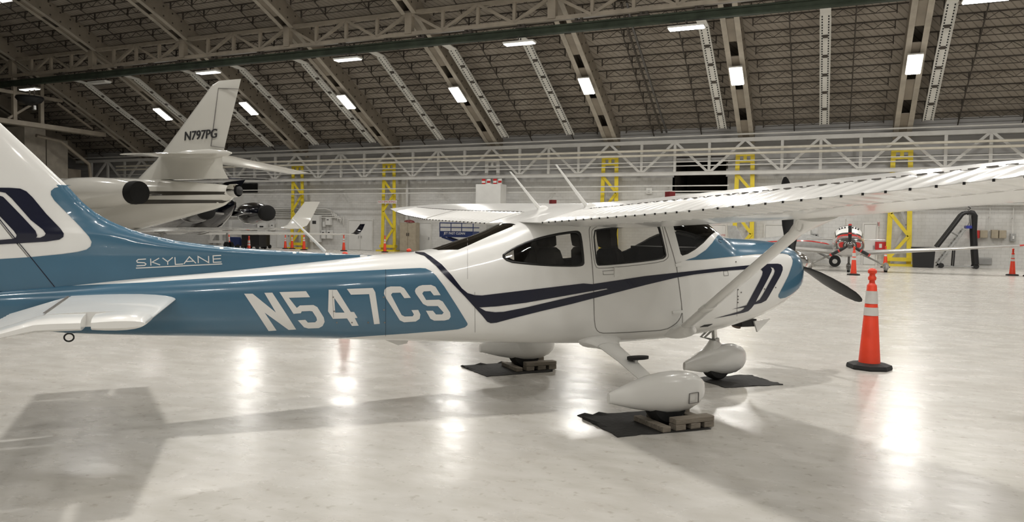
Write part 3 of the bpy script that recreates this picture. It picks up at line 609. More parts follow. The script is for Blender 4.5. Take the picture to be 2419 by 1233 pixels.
def patch(name, loops, off, material, parent, surf=fus, dx=.05, dt=.03, mirror=False, thick=0., **kw):
    """a skin patch; loops are (X, t) outlines on the lofted surface"""
    V_, F_ = tri_domain([[(x, t*TS) for x, t in l] for l in loops], dx, dt*TS)
    res = []
    for sgn in ((1, -1) if mirror else (1,)):
        P = surf.at(V_[:, 0], sgn*V_[:, 1]/TS, off); b = MB(); b.add(P.tolist(), F_.tolist())
        me = b.mesh(name, material, True)
        # consistent outward facing
        n = surf.N(V_[:, 0], sgn*V_[:, 1]/TS); f0 = F_[0]; nn = np.cross(P[f0[1]] - P[f0[0]], P[f0[2]] - P[f0[0]])
        if nn @ n[f0[0]] < 0: me.flip_normals()
        o = link(name, me, parent); tag(o, **kw)
        if thick: s = o.modifiers.new('solid', 'SOLIDIFY'); s.thickness = thick; s.offset = -1
        res.append(o)
    return res
def hits(pts, step=5., closed=True): return [fus.hit(*p) for p in dense(pts, step, closed)]
def wrap(right, x_first=None, x_last=None):     # right-side outline + its mirror image over the top
    return right + [(x, -t) for x, t in right[::-1] if abs(t) > 1e-6]
# windows --------------------------------------------------------------------
qw_out = smooth_poly(cC([(830,600),(880,563),(970,515),(1080,475),(1200,445),(1340,425),(1375,428),(1392,455),(1413,645),(1403,668),(1370,675),(1300,676),(1150,672),(1000,660),(880,646)]), 1)
qw_in = smooth_poly(cC([(850,600),(890,572),(975,528),(1083,489),(1203,459),(1335,440),(1362,443),(1376,465),(1397,640),(1388,655),(1360,662),(1300,662),(1150,658),(1003,646),(888,632)]), 1)
dw_out = smooth_poly(cD([(175,225),(225,208),(450,187),(695,166),(718,180),(735,240),(777,415),(772,440),(740,460),(500,490),(232,513),(205,505),(192,430)]), 1)
dw_in = smooth_poly(cD([(185,232),(232,216),(450,195),(690,174),(708,185),(722,240),(766,415),(760,432),(735,452),(500,481),(238,503),(216,496),(203,430)]), 1)
H_qo, H_qi, H_do, H_di = hits(qw_out), hits(qw_in), hits(dw_out), hits(dw_in)
def lin(a, b, n): return [(a[0] + (b[0]-a[0])*i/n, a[1] + (b[1]-a[1])*i/n) for i in range(n)]
def poly_t(pts, n=8): return [q for i in range(len(pts)-1) for q in lin(pts[i], pts[i+1], n)] + [pts[-1]]
ws_r = [(1.02, 0.), (1.00, .09)] + hits([(1586, 516), (1608, 600), (1612, 604), (1625, 600), (1642, 590), (1662, 574), (1672, 563)], 5, False)
ws_r = ws_r[:2] + [(x, t) for x, t in ws_r[2:]] + [(1.545, .10), (1.555, 0.)]
ws_r = poly_t(ws_r[:3], 8)[:-1] + ws_r[2:-3] + poly_t(ws_r[-3:], 6)
rw_r = [(-1.615, 0.), (-1.615, .06)] + hits([(1072, 590), (1082, 590), (1104, 581), (1159, 556), (1210, 535), (1212, 532)], 5, False) + [(-.885, .08), (-.88, 0.)]
rw_r = poly_t(rw_r[:3], 8)[:-1] + rw_r[2:-3] + poly_t(rw_r[-3:], 6)
mir = lambda l: [(x, -t) for x, t in l]
holes = [H_qo, mir(H_qo), H_do, mir(H_do), wrap(ws_r), wrap(rw_r)]
def rect(x0, x1, t0, t1, nx=80, nt=40):
    return poly_t([(x0, t0), (x1, t0)], nx)[:-1] + poly_t([(x1, t0), (x1, t1)], nt)[:-1] + poly_t([(x1, t1), (x0, t1)], nx)[:-1] + poly_t([(x0, t1), (x0, t0)], nt)[:-1]
fuselage = patch('fuselage', [rect(-5.2, 2.68, -1, 1, 160, 90)] + holes, 0, 'paint_white', plane, dx=.05, dt=.022)[0]
liner = patch('cabin_liner', [rect(-1.68, 1.62, -.97, .97, 50, 70)] + holes, -.035, 'liner', plane, dx=.07, dt=.03)[0]
for s_ in (1, -1):
    f_ = (lambda l: l) if s_ == 1 else mir
    patch('quarter_window', [f_(H_qi)], -.006, 'glass', plane); patch('window_seal', [f_(H_qo), f_(H_qi)], .002, 'frame_black', plane, thick=.012)
    patch('door_window', [f_(H_di)], -.006, 'glass', plane); patch('window_seal', [f_(H_do), f_(H_di)], .001, 'frame_black', plane, thick=.012)
patch('windshield', [wrap(ws_r)], -.003, 'glass', plane); patch('rear_window', [wrap(rw_r)], -.003, 'glass_dark', plane)
# blue paint -----------------------------------------------------------------
top_b = hits(cA([(430,757),(940,733)]) + cB([(0,370),(400,352),(900,327),(1300,307),(1600,292),(1700,288),(1745,291),(1790,312),(1830,348),(1900,440),(2000,595),(2065,700),(2088,738),(2088,752),(2068,770),(2010,786),(1900,797),(1600,820),(1200,846),(960,864)]), 5, False)
xa, xb = top_b[0][0], top_b[-1][0]
br = poly_t([(-5.19, .012), (xa - .1, .012), top_b[0]], 25)[:-1] + top_b + poly_t([top_b[-1], (xb - .25, .93), (xb - .35, .985), (-5.19, .985)], 25)
patch('blue_panel', [br], .003, 'paint_blue', plane, mirror=True, dt=.02)
low = hits(cD([(925,467),(1100,458),(1300,437),(1500,417),(1720,410),(1765,417),(1795,440),(1806,470),(1800,505),(1770,590),(1725,680),(1690,745),(1688,765),(1702,778),(1745,770),(1780,752)]), 5, False)
aft = hits(cD([(925,467),(1010,440),(1095,382),(1148,325),(1172,288)]), 5, False)
fr_ = poly_t([low[-1], (2.62, low[-1][1] - .02), (2.678, low[-1][1] - .06)], 6)
br = [(1.64, 0.)] + poly_t([(1.64, 0.), (1.635, .05), aft[-1]], 6)[1:-1] + aft[::-1] + low[1:-1] + fr_ + [(2.678, 0.)]
br = br[:-1] + poly_t([br[-2], br[-1]], 12)[1:]
patch('blue_cowl_paint', [wrap(br)], .003, 'paint_blue', plane, dt=.02)
# navy stripe ----------------------------------------------------------------
up_e = cC([(237,572),(300,578),(350,608),(420,660),(490,735),(560,825),(600,858),(650,872),(700,874),(900,850),(1200,815),(1400,791)]) + cD([(170,660),(300,641),(600,595),(900,562),(1200,530),(1405,511),(1550,497),(1680,494),(1708,500),(1722,520),(1722,545),(1705,590),(1612,755),(1588,793),(1545,815),(1490,826),(1468,855),(1440,880),(1400,893),(1300,915),(1160,941)])
lo_e = cD([(1300,903),(1375,881),(1400,865),(1414,848),(1307,866),(1428,832),(1530,640),(1555,585),(1560,558),(1545,540),(1500,533),(1405,541),(1250,552),(1000,582),(850,608),(600,668),(300,745),(170,778)]) + cC([(1321,933),(1100,985),(900,1035),(800,1062),(760,1066),(735,1055),(700,1012),(650,957),(580,880),(440,735),(380,668),(300,600),(237,580)])
slot = cC([(680,957),(800,950),(1000,925),(1300,872),(1560,826),(1575,830),(1300,888),(1000,958),(850,987),(790,990),(725,982)])
slot2 = cD([(1622,520),(1648,530),(1658,552),(1650,580),(1560,745),(1535,785),(1502,806),(1512,785),(1600,620),(1630,560),(1635,540)])
st_h = [hits(up_e + lo_e, 4), hits(slot, 4), hits(slot2, 4)]
patch('navy_stripe', st_h, .0045, 'paint_navy', plane, mirror=True, dx=.04, dt=.02)
# registration and lettering --------------------------------------------------
G = {'N': [[(265,497),(335,497),(525,650),(430,490),(495,488),(690,785),(628,788),(432,650),(530,793),(465,797)]],
 '5': [[(553,484),(770,476),(803,525),(630,530),(695,612),(720,592),(830,588),(862,605),(915,690),(922,725),(905,758),(875,774),(790,777),(755,768),(703,712),(765,708),(785,730),(845,728),(860,712),(855,690),(822,640),(800,637),(735,640),(728,655),(668,660)]],
 '4': [[(955,465),(1022,465),(1135,645),(1162,645),(1190,692),(1168,695),(1200,755),(1145,757),(1105,697),(990,700),(950,640)], [(1000,530),(1085,650),(1008,650)]],
 '7': [[(1103,458),(1315,450),(1335,485),(1372,740),(1325,744),(1285,500),(1137,505)]],
 'C': [[(1410,465),(1430,445),(1460,438),(1540,438),(1570,452),(1625,530),(1572,533),(1540,488),(1475,490),(1463,505),(1550,670),(1575,682),(1640,680),(1650,665),(1630,630),(1685,628),(1703,665),(1697,700),(1665,722),(1570,728),(1535,712),(1420,530),(1405,495)]],
 'S': [[(1665,455),(1690,435),(1720,427),(1790,425),(1825,440),(1868,508),(1812,510),(1785,475),(1730,478),(1718,495),(1750,548),(1775,547),(1855,545),(1885,560),(1945,650),(1950,685),(1935,705),(1900,714),(1815,715),(1785,700),(1748,635),(1805,635),(1830,665),(1880,665),(1893,650),(1845,597),(1760,597),(1725,580),(1665,495),(1658,475)]]}
for ch, loops in G.items():
    patch('registration_character', [hits(cB(l), 4) for l in loops], .0065, 'letter_white', plane, dx=.05, dt=.03, label='white painted character ' + ch)
def stroke(pts, w, closed=False):               # pixel polyline -> outline polygon
    pts = [Vector(p) for p in pts]; n = len(pts); L_ = []; R_ = []
    for i, p in enumerate(pts):
        a = pts[i-1] if (i or closed) else None; b = pts[(i+1) % n] if (i < n-1 or closed) else None
        d = ((p - a).normalized() if a is not None else Vector((0, 0))) + ((b - p).normalized() if b is not None else Vector((0, 0))); d.normalize(); k = Vector((-d.y, d.x))
        c = 1.
        if a is not None and b is not None: c = 1/max(.5, abs(k.dot(Vector((-(b-p).normalized().y, (b-p).normalized().x)))))
        L_.append(tuple(p + k*(w/2*c))); R_.append(tuple(p - k*(w/2*c)))
    return [L_, R_] if closed else [L_ + R_[::-1]]
def seam(name, pts, w=1.6, material='seam', off=.002, closed=False, mirror=False): return patch(name, [hits(l, 8) for l in stroke(dense(pts, 12, closed), w, closed)], off, material, plane, dx=.1, dt=.05, mirror=mirror)
door_ol = smooth_poly(cD([(142,225),(150,195),(185,168),(450,145),(690,122),(730,132),(755,175),(850,480),(876,640),(906,885),(885,945),(845,990),(765,1035),(600,1046),(270,1064),(215,1050),(188,1000),(182,800),(178,600),(152,330)]), 1)
seam('door_seam', door_ol, 1.5, closed=True, mirror=True)
seam('door_seam', smooth_poly(cD([(160,235),(185,200),(225,190),(450,170),(700,148),(735,170),(752,240),(792,420),(785,450),(740,480),(500,510),(232,535),(195,520),(180,430)]), 1), 1.2, closed=True, mirror=True)
seam('skin_seam', cC([(650,850),(652,1130)]), .9); seam('skin_seam', cC([(600,480),(600,760)]), .7); seam('skin_seam', cD([(855,490),(905,880),(905,1000)]), 1.1); seam('skin_seam', cD([(1285,340),(1310,405)]), .9); seam('skin_seam', cD([(1355,700),(1348,1000)]), .9)
seam('skin_seam', cB([(1420,300),(1420,840)]), .7, 'paint_navy', .0068); seam('skin_seam', cB([(985,470),(995,690)]), .7, 'seam', .0075)
seam('oil_door', cD([(1200,295),(1260,300),(1272,312),(1262,326),(1212,320),(1198,308)]), 1.0, 'paint_navy', .005, True); seam('cowl_latch', cD([(1240,555),(1275,552),(1280,590),(1245,592)]), .9, closed=True)
seam('door_handle', cD([(255,555),(380,545),(385,578),(260,584)]), 1.0, closed=True)
b = fus.at(*[np.array([v]) for v in fus.hit(*cD([(368, 562)])[0])], .008)[0]; obj('door_handle', MB().box(b[0]-.03, b[0]+.02, b[1]-.012, b[1]+.02, b[2]-.045, b[2]+.045), 'paint_white', plane)
for a_ in [[(820,880),(905,872),(908,893),(825,903)], [(845,495),(895,480),(900,508),(850,520)]]:
    q = [fus.at(*[np.array([v]) for v in fus.hit(*p)], .012)[0] for p in cD(a_)]; obj('door_hinge', MB().rings([[tuple(v) for v in q], [(v[0], v[1] + .05, v[2]) for v in q]]), 'paint_white', plane)
q = [fus.at(*[np.array([v]) for v in fus.hit(*p)], .006)[0] for p in cD([(1048, 1010), (1085, 992), (1150, 985), (1110, 1005)])]; obj('exhaust_gill', MB().rings([[tuple(v) for v in q], [(v[0], v[1] + .04, v[2] + .01) for v in q]]), 'black', plane)
dots = MB()
for x, y in cD([(1340,480),(1358,705),(1384,728),(1358,760),(1357,785),(1356,810),(1665,688),(1574,700)]) + cB([(992,525),(1000,640),(1022,730),(1145,730),(1278,730),(1412,730),(1405,628),(1404,525)]):
    p = fus.at(*[np.array([v]) for v in fus.hit(x, y)], .008)[0]; dots.tube([(p[0], p[1]+.01, p[2]), (p[0], p[1], p[2])], .007, 8)
obj('fasteners', dots, 'seam', plane, kind='stuff')
# ------------------------------------------------------------------ aerofoils
def foil(c): return 5*(.2969*np.sqrt(c) - .126*c - .3516*c**2 + .2843*c**3 - .1015*c**4)/.5
WS = [(0, .82, -.83, 1.700, 1.755, .172, .075), (.6, .82, -.83, 1.688, 1.765, .172, .075), (2.6, .80, -.83, 1.748, 1.832, .165, .075), (4.0, .755, -.68, 1.825, 1.885, .140, .060), (5.0, .72, -.54, 1.895, 1.925, .115, .05), (5.25, .62, -.50, 1.92, 1.945, .09, .03), (5.58, .20, -.47, 1.96, 1.97, .025, .01)]
wf = [np.array(c) for c in zip(*WS)]
def wing_pt(Y, c, upper):
    a = abs(Y); le, te, zte, zle, tu, tl = [float(np.interp(a, wf[0], k)) for k in wf[1:]]
    x = le + (te - le)*c; z = zle + (zte - zle)*c; f = float(foil(np.array(c)))
    return Vector((x, Y, z + (tu if upper else -tl)*f + (.02*math.sin(PI*c) if upper else 0)))
cs_main = [0, .004, .015, .035, .07, .12, .2, .3, .4, .5, .6, .68, .73]; cs_full = cs_main + [.8, .87, .94, 1.0]
def foil_ring(Y, cs, bead=0.): return [wing_pt(Y, c, True) for c in cs[::-1]] + [wing_pt(Y, c, False) for c in cs[1:]]
def control(y0, y1, sgn, pitch=.118, ca=.742):
    cs = [ca, ca+.015, ca+.05, .86, .93, .975, 1.0]; n = max(2, int((y1 - y0)/pitch*6)); rings = []
    for i in range(n + 1):
        y = y0 + (y1 - y0)*i/n; ph = (y/pitch) % 1; bd = .011*math.exp(-((ph - .5)/.13)**2)
        up = [wing_pt(sgn*y, c, True) + Vector((0, 0, (bd if 0 < k < 6 else bd*.5) - (.006 if k == 0 else 0))) for k, c in enumerate(cs)]
        dn = [wing_pt(sgn*y, c, False) + Vector((0, 0, -(bd*.8 if 0 < k < 6 else 0) + (.012 if k == 0 else 0))) for k, c in enumerate(cs)]
        rings.append(up[::-1] + dn)
    return MB().rings(rings)
obj('wing', MB().rings([foil_ring(y, cs_full) for y in (-.62, -.3, 0, .3, .62)]), 'paint_white', plane, smooth=True)
for s_ in (-1, 1):
    ys = [.62, 1.0, 1.5, 2.0, 2.6, 3.2, 3.8, 4.4, 5.0]
    obj('wing', MB().rings([foil_ring(s_*y, cs_main) for y in ys]), 'paint_white', plane, smooth=True)
    obj('flap', control(.63, 2.62, s_), 'paint_white', plane, smooth=True)
    al = obj('aileron', control(2.645, 4.99, s_), 'paint_white', plane, smooth=True)
    obj('wing_tip', MB().rings([foil_ring(s_*y, cs_full) for y in (5.0, 5.1, 5.25, 5.40, 5.52, 5.58)]), 'paint_white', plane, smooth=True)
    rv = MB(); y = .66
    while y < 4.95:
        p = wing_pt(s_*y, 1.0, True); rv.lathe([(.006, -.010), (.006, .003)], 8, (p.x - .004, p.y, p.z)); y += .118
    obj('trailing_edge_rivets', rv, 'black', plane, kind='stuff')
    hg = MB(); y = .7
    while y < 4.9:
        a = wing_pt(s_*y, .733, True); b = wing_pt(s_*(y + .05), .733, True); hg.beam(a + Vector((0, 0, .003)), b + Vector((0, 0, .003)), .012, .006); y += .085
    obj('hinge_line', hg, 'seam', plane, kind='stuff')
    w_ = wing_pt(s_*1.9, .8, False)
    # lift strut with fairings
    p0 = Vector((.80, s_*.53, .66)); p1 = Vector((.42, s_*2.50, wing_pt(2.5, .25, False).z + .01)); d = (p1 - p0).normalized(); lx = (Vector((1, 0, 0)) - d*d.x).normalized(); up_ = d.cross(lx)
    def el(c, a, b_, n=20): return [c + lx*(a*math.cos(2*PI*k/n)) + up_*(b_*math.sin(2*PI*k/n)) for k in range(n)]
    st = obj('lift_strut', MB().rings([el(p0.lerp(p1, t), .070, .027) for t in np.linspace(0, 1, 9)]), 'paint_white', plane, smooth=True)
    obj('strut_cuff', MB().rings([el(p0.lerp(p1, t), a, b_) for t, a, b_ in ((-.02, .19, .07), (.0, .16, .055), (.03, .10, .04), (.06, .075, .031))]), 'paint_white', st, smooth=True)
    obj('strut_cuff', MB().rings([el(p0.lerp(p1, t), a, b_) for t, a, b_ in ((.225, .0722, .029), (.23, .078, .033), (.27, .078, .033), (.275, .0722, .029))]), 'paint_white', st, smooth=True)
    obj('strut_cuff', MB().rings([el(p0.lerp(p1, t), a, b_) for t, a, b_ in ((.90, .071, .03), (.95, .10, .045), (1.0, .17, .06), (1.02, .2, .06))]), 'paint_white', st, smooth=True)
    tr_ = wing_pt(s_*2.5, .25, False); obj('tie_down_ring', MB().tube([(.28 + .035*math.cos(a_), tr_.y, tr_.z - .05 + .045*math.sin(a_)) for a_ in np.linspace(0, 2*PI, 13)], .007, 6), 'paint_white', plane)
# roof aerials, red caps
for Y, bx, tip in ((.46, -.28, (1205, 405)), (-.50, -.28, (1313, 388))):
    p = wing_pt(Y, (.82 - bx)/1.65, True); t = on_Y(*tip, Y); b_ = Vector((bx, Y, p.z - .01)); d = t - b_
    ae = obj('whip_aerial', MB().rings([[b_.lerp(t, k) + Vector((a*math.cos(q), .45*a*math.sin(q), 0)) for q in np.linspace(0, 2*PI, 9)[:-1]] for k, a in ((0, .03), (.15, .024), (1, .011))]), 'paint_white', plane, smooth=True)
    obj('aerial_base', MB().rings([[Vector((bx + .03, Y, p.z)) + Vector((a*math.cos(q), .4*a*math.sin(q), z)) for q in np.linspace(0, 2*PI, 17)[:-1]] for a, z in ((.085, -.03), (.07, .005), (.045, .03), (.02, .04))]), 'paint_white', ae, smooth=True)
for px, py, X in ((1306, 474, .25), (1583, 455, .25)):
    p = on_X(px, py, X); obj('fuel_cap', MB().box(p.x-.03, p.x+.03, p.y-.035, p.y+.035, p.z-.04, p.z+.008), 'cap_red', plane)
t = on_Y(690, 517, .08); b_ = on_Y(768, 594, .08); obj('whip_aerial', MB().tube([b_, t], [.014, .008], 8), 'paint_white', plane, smooth=True)
# ------------------------------------------------------------------ fin, rudder, tailplane
le_px = [(880,602.5),(800,599),(700,594),(600,588),(500,579.5),(420,569),(350,554),(300,539),(260,522),(225,502),(195,478),(160,440),(80,364),(0,290)]
le_pts = [on_Y(x, y, 0) for x, y in le_px]; le_pts = [(p.x, p.z) for p in le_pts]; k = (le_pts[-1][0]-le_pts[-3][0])/(le_pts[-1][1]-le_pts[-3][1])
le_pts += [(le_pts[-1][0] + k*(z - le_pts[-1][1]), z) for z in (2.5, 2.7, 2.80)] + [(le_pts[-1][0] + k*.40 - .14, 2.86)]
lez = np.array([p[1] for p in le_pts]); lex = np.array([p[0] for p in le_pts])
h0 = on_Y(130, 680, 0); h1 = on_Y(0, 519, 0); hk = (h1.x - h0.x)/(h1.z - h0.z)
def fin_le(z): return np.interp(z, lez, lex)
def fin_hinge(z): return h0.x + hk*(z - h0.z)
def fin_half(x, z):
    c = np.clip((fin_le(z) - x)/np.maximum(fin_le(z) - (fin_hinge(z) - .5), .2), 0, 1); return (.075 - .030*np.clip((z - 1.2)/1.6, 0, 1))*np.clip(foil(np.maximum(c, .0)), 0, 1.1)*np.clip((fin_le(z)-fin_hinge(z))/.9, .35, 1) + .001
zs = np.concatenate([np.linspace(1.06, 1.36, 6), np.linspace(1.37, 1.90, 70), np.linspace(1.94, 2.86, 22)])
def fin_ring(z, c0, c1, n=18, hingegap=0.):
    le, h = float(fin_le(z)), float(fin_hinge(z)); z_ = z
    if z < lez[0]: le = lex[0]
    rud = h - (.42 - .05*(z - 1.1)); x0, x1 = (le, h) if c0 == 0 else (h - .012, rud)
    cc = (1 - np.cos(np.linspace(0, PI, n)))/2 if c0 == 0 else np.linspace(0, 1, n); xs = x0 + (x1 - x0)*cc
    yy = np.array([float(fin_half(x, max(z, lez[0]))) for x in xs])
    if c0: yy = float(fin_half(h, z))*(1 - cc)**.9 + .002
    return [(x, -y, z) for x, y in zip(xs, yy)] + [(x, y, z) for x, y in zip(xs[::-1], yy[::-1])]
fin = obj('fin', MB().rings([fin_ring(z, 0, 1, 34) for z in zs]), 'paint_white', plane, smooth=True)
rudder = obj('rudder', MB().rings([fin_ring(z, 1, 1, 8) for z in np.linspace(1.16, 2.84, 20)]), 'paint_white', plane, smooth=True)
def fin_patch(name, loops_px, off, material, mirror=True, raw=None):
    loops = raw if raw else [[(p.x, p.z) for p in (on_Y(x, y, -.05) for x, y in dense(l, 5))] for l in loops_px]
    V_, F_ = tri_domain(loops, .03, .012)
    for sgn in ((-1, 1) if mirror else (-1,)):
        P = []
        for x, z in V_:
            h = float(fin_hinge(z))
            if x >= h: y = float(fin_half(x, max(z, lez[0])))
            else: y = float(fin_half(h, z))*(max(0, 1 - (h - x)/(.42 - .05*(z - 1.1))))**.9 + .002
            P.append((x, sgn*(y + off), z))
        b = MB(); b.add(P, F_.tolist()); me = b.mesh(name, material, True); link(name, me, plane)
bl = cA([(455,100),(400,108),(350,120),(328,140),(328,165),(350,200),(430,280),(520,370),(578,435),(595,470),(588,498),(560,520),(500,535),(400,549),(200,568),(0,581)])
bl_p = [on_Y(x, y, -.05) for x, y in dense(bl, 5, False)]; bl_p = [(p.x, p.z) for p in bl_p]
zc_ = bl_p[0][1]; lz = [z for z in np.linspace(1.385, zc_, 40)]
out_ = bl_p + [(x, bl_p[-1][1] - .02*(i+1)) for i, x in enumerate((-5.1, -5.25))] + [(-5.28, 1.13), (-4.6, 1.10), (-3.4, 1.22), (-2.3, 1.355)] + [(float(fin_le(z)) + .0005, z) for z in lz]
fin.data.materials.append(MAT['paint_blue'])          # the leading edge itself is painted blue up to the white field
for f in fin.data.polygons:
    if f.center.z < zc_ - .004 and f.center.x > float(fin_le(f.center.z)) - .06: f.material_index = 1
fin_patch('blue_fin_paint', None, .0035, 'paint_blue', raw=[poly_t(out_ + [out_[0]], 1)[:-1]])
nv = cA([(-60,118),(60,119),(130,124),(170,142),(210,180),(300,288),(395,385),(415,415),(412,438),(385,455),(300,468),(0,486),(-60,488)])
s1 = cA([(-60,138),(0,145),(35,152),(75,188),(200,328),(280,390),(298,415),(290,430),(262,442),(235,443),(243,430),(232,398),(140,300),(20,178),(-60,150)])
s2 = cA([(-60,252),(0,305),(90,398),(108,425),(104,440),(80,450),(0,457),(-60,458)])
fin_patch('navy_stripe', [nv, s1, s2], .005, 'paint_navy')
def fseam(a, b, w=.006): 
    A, B = on_Y(*a, -.05), on_Y(*b, -.05); d = (B - A).normalized(); k = Vector((-d.z, 0, d.x))*w/2; n = 24
    fin_patch('rudder_gap', None, .006, 'paint_navy', raw=[[((A.lerp(B, i/n) + k).x, (A.lerp(B, i/n) + k).z) for i in range(n+1)] + [((A.lerp(B, i/n) - k).x, (A.lerp(B, i/n) - k).z) for i in range(n, -1, -1)]])
fseam((-60, 445), (131, 681))
# SKYLANE script on the dorsal fin
SK = [[(945,580),(895,583),(885,592),(890,602),(935,604),(945,612),(938,621),(884,624)],[(975,577),(977,622)],[(1030,574),(985,600),(1037,618)],[(1052,573),(1085,597),(1118,569)],[(1085,597),(1086,617)],[(1132,568),(1135,615),(1185,612)],
      [(1190,611),(1225,565),(1268,607)],[(1205,596),(1250,593)],[(1283,606),(1281,563),(1350,603),(1349,560)],[(1430,556),(1378,559),(1380,601),(1433,599)],[(1379,580),(1428,577)],[(880,639),(1437,611)]]
for s in SK: fin_patch('lettering_stroke', [stroke(cA(s), 2.3)[0]], .005, 'letter_white', False)
# tailplane and drooped elevators
def tp_half(sgn):
    def ring(y, le, te, zc, th, cs=(0, .01, .04, .1, .2, .35, .55, .75, .9, 1.)):
        return [(le + (te-le)*c, sgn*y, zc + th*float(foil(np.array(c)))) for c in cs[::-1]] + [(le + (te-le)*c, sgn*y, zc - th*float(foil(np.array(c)))) for c in cs[1:]]
    def fx(y): return float(np.interp(y, (.05, 1.72), (-3.74, -3.93)))
    h = -4.46; Z = 1.045
    def cut(y, xh, th):                         # fixed surface from leading edge to xh
        cs = (0, .01, .04, .1, .2, .35, .55, .75, .9, 1.); le = fx(y); t = lambda c: th*(float(foil(np.array(c*.6))))
        return [(le + (xh-le)*c, sgn*y, Z + t(c)) for c in cs[::-1]] + [(le + (xh-le)*c, sgn*y, Z - t(c)) for c in cs[1:]]
    b = MB().rings([cut(y, h, .045) for y in (.05, .4, .8, 1.2, 1.42)]); obj('tailplane', b, 'paint_white', plane, smooth=True)
    obj('tailplane_tip', MB().rings([cut(1.425, -4.20, .045), cut(1.6, -4.20, .045), cut(1.70, -4.20, .038), cut(1.74, -4.20, .02)]), 'paint_white', plane, smooth=True)
    dz = -.24
    def el(y, xf, th, x_te=-4.84, ridge=0.):
        cs = np.linspace(0, 1, 9); up = []; dn = []
        for c in cs:
            x = xf + (x_te - xf)*c; drop = (x - h)*-dz if x < h else 0; k = min(1, (x - x_te)/(h - x_te + .001)) if x < h else 1
            z = Z + (x - h)*-dz if x < h else Z
            t = th*(.12 + .88*k); up.append((x, sgn*y, z + t + ridge*min(1, 3*c)*(1 if x < h else 0))); dn.append((x, sgn*y, z - t))
        return up[::-1] + dn
    r = []; y = .14
    while y < 1.41:
        ph = (y/.1) % 1; r.append(el(y, h - .01, .036, ridge=.004*math.exp(-((ph - .5)/.15)**2))); y += .018
    ev = obj('elevator', MB().rings(r), 'paint_white', plane, smooth=True)
    obj('horn_balance', MB().rings([el(1.425, -4.25, .036), el(1.6, -4.25, .036), el(1.70, -4.25, .03), el(1.74, -4.25, .016)]), 'paint_white', ev, smooth=True)
    rv = MB()
    for i in range(26):
        yy = .2 + i*.045; rv.box(h - .02, h - .005, sgn*yy - .008, sgn*yy + .008, Z + .035, Z + .0395)
    obj('hinge_line', rv, 'seam', plane, kind='stuff')
for s_ in (-1, 1): tp_half(s_)
rg = on_Y(163, 797, 0); obj('tail_ring', MB().tube([(rg.x + .032*math.cos(a), 0, rg.z + .03*math.sin(a)) for a in np.linspace(0, 2*PI, 17)], .006, 6), 'black', plane, smooth=True)
obj('tail_cone', MB().rings([[(x, -r*math.sin(q), zc + r*1.3*math.cos(q)) for q in np.linspace(0, 2*PI, 13)[:-1]] for x, r, zc in ((-5.19, .035, 1.0), (-5.27, .03, 1.0), (-5.30, .012, 1.0))]), 'paint_white', plane, smooth=True)
# ------------------------------------------------------------------ propeller
PX, PZ, PR = 2.80, 1.30, 1.02
sp = obj('spinner', MB().rings([[(PX - .10 + x, r*math.cos(q), PZ + r*math.sin(q)) for q in np.linspace(0, 2*PI, 25)[:-1]] for x, r in ((0, .15), (.06, .15), (.14, .135), (.22, .105), (.30, .06), (.345, .018))]), 'chrome', plane, smooth=True)
def blade(ang):
    rings = []
    for k, (r, c, th, tw) in enumerate(((.10, .05, .05, 50), (.18, .075, .04, 48), (.3, .14, .028, 40), (.45, .165, .020, 32), (.62, .160, .014, 26), (.8, .14, .010, 21), (.93, .11, .008, 18), (.985, .075, .006, 17), (1.02, .03, .004, 16))):
        tw = -math.radians(tw); ring = []
        for q in np.linspace(0, 2*PI, 13)[:-1]:
            a = c/2*math.cos(q)*1.05; b_ = th/2*math.sin(q); lat = a*math.cos(tw) - b_*math.sin(tw); fx = a*math.sin(tw) + b_*math.cos(tw); ring.append(Vector((fx, lat, r)))
        rings.append([Matrix.Rotation(ang, 3, 'X') @ v + Vector((PX, 0, PZ)) for v in ring])
    obj('propeller_blade', MB().rings(rings), 'prop_black', plane, smooth=True)
def bang(px, py): p = on_X(px, py, PX); return math.atan2(-(p.y), p.z - PZ)
a0 = bang(1853, 405); a1 = bang(2015, 715)
for a in (a0, a0 - 2*PI/3*(-1 if a1 > a0 else 1), a0 + 2*PI/3*(-1 if a1 > a0 else 1)): blade(a)
# ------------------------------------------------------------------ landing gear
def fairing(name, x0, x1, Y, z_top, z_bot, w, tail_z, parent):
    L_ = x1 - x0; rings = []
    for u, hw, tp, bt in ((0, .16, .28, .22), (.03, .2, .34, .24), (.12, .36, .48, .40), (.25, .58, .68, .62), (.4, .80, .86, .82), (.55, .95, .97, .97), (.68, 1., 1., 1.), (.80, .95, .95, .92), (.90, .76, .78, .72), (.96, .5, .56, .48), (.99, .26, .3, .26), (1.0, .08, .08, .08)):
        zc = tail_z + (.5*(z_top + z_bot) - tail_z)*min(1, u/.4); zt = zc + (z_top - .5*(z_top + z_bot))*tp; zb = zc - (.5*(z_top + z_bot) - z_bot)*bt
        n = 28; rings.append([(x0 + L_*u, Y + w*hw*np.sign(math.sin(q))*abs(math.sin(q))**.85, (zt + zb)/2 + (zt - zb)/2*np.sign(math.cos(q))*abs(math.cos(q))**.85) for q in np.linspace(0, 2*PI, n+1)[:-1]])
    return obj(name, MB().rings(rings), 'paint_white', parent, smooth=True)
def wheel(X, Y, r, w, parent):
    o = obj('tyre', MB().rings([[(X + rr*math.cos(q), Y + y, r + .008 + rr*math.sin(q)) for q in np.linspace(0, 2*PI, 33)[:-1]] for y, rr in ((-w*.5, r*.55), (-w*.5, r*.85), (-w*.36, r*.97), (0, r), (w*.36, r*.97), (w*.5, r*.85), (w*.5, r*.55))]), 'rubber', parent, smooth=True); return o
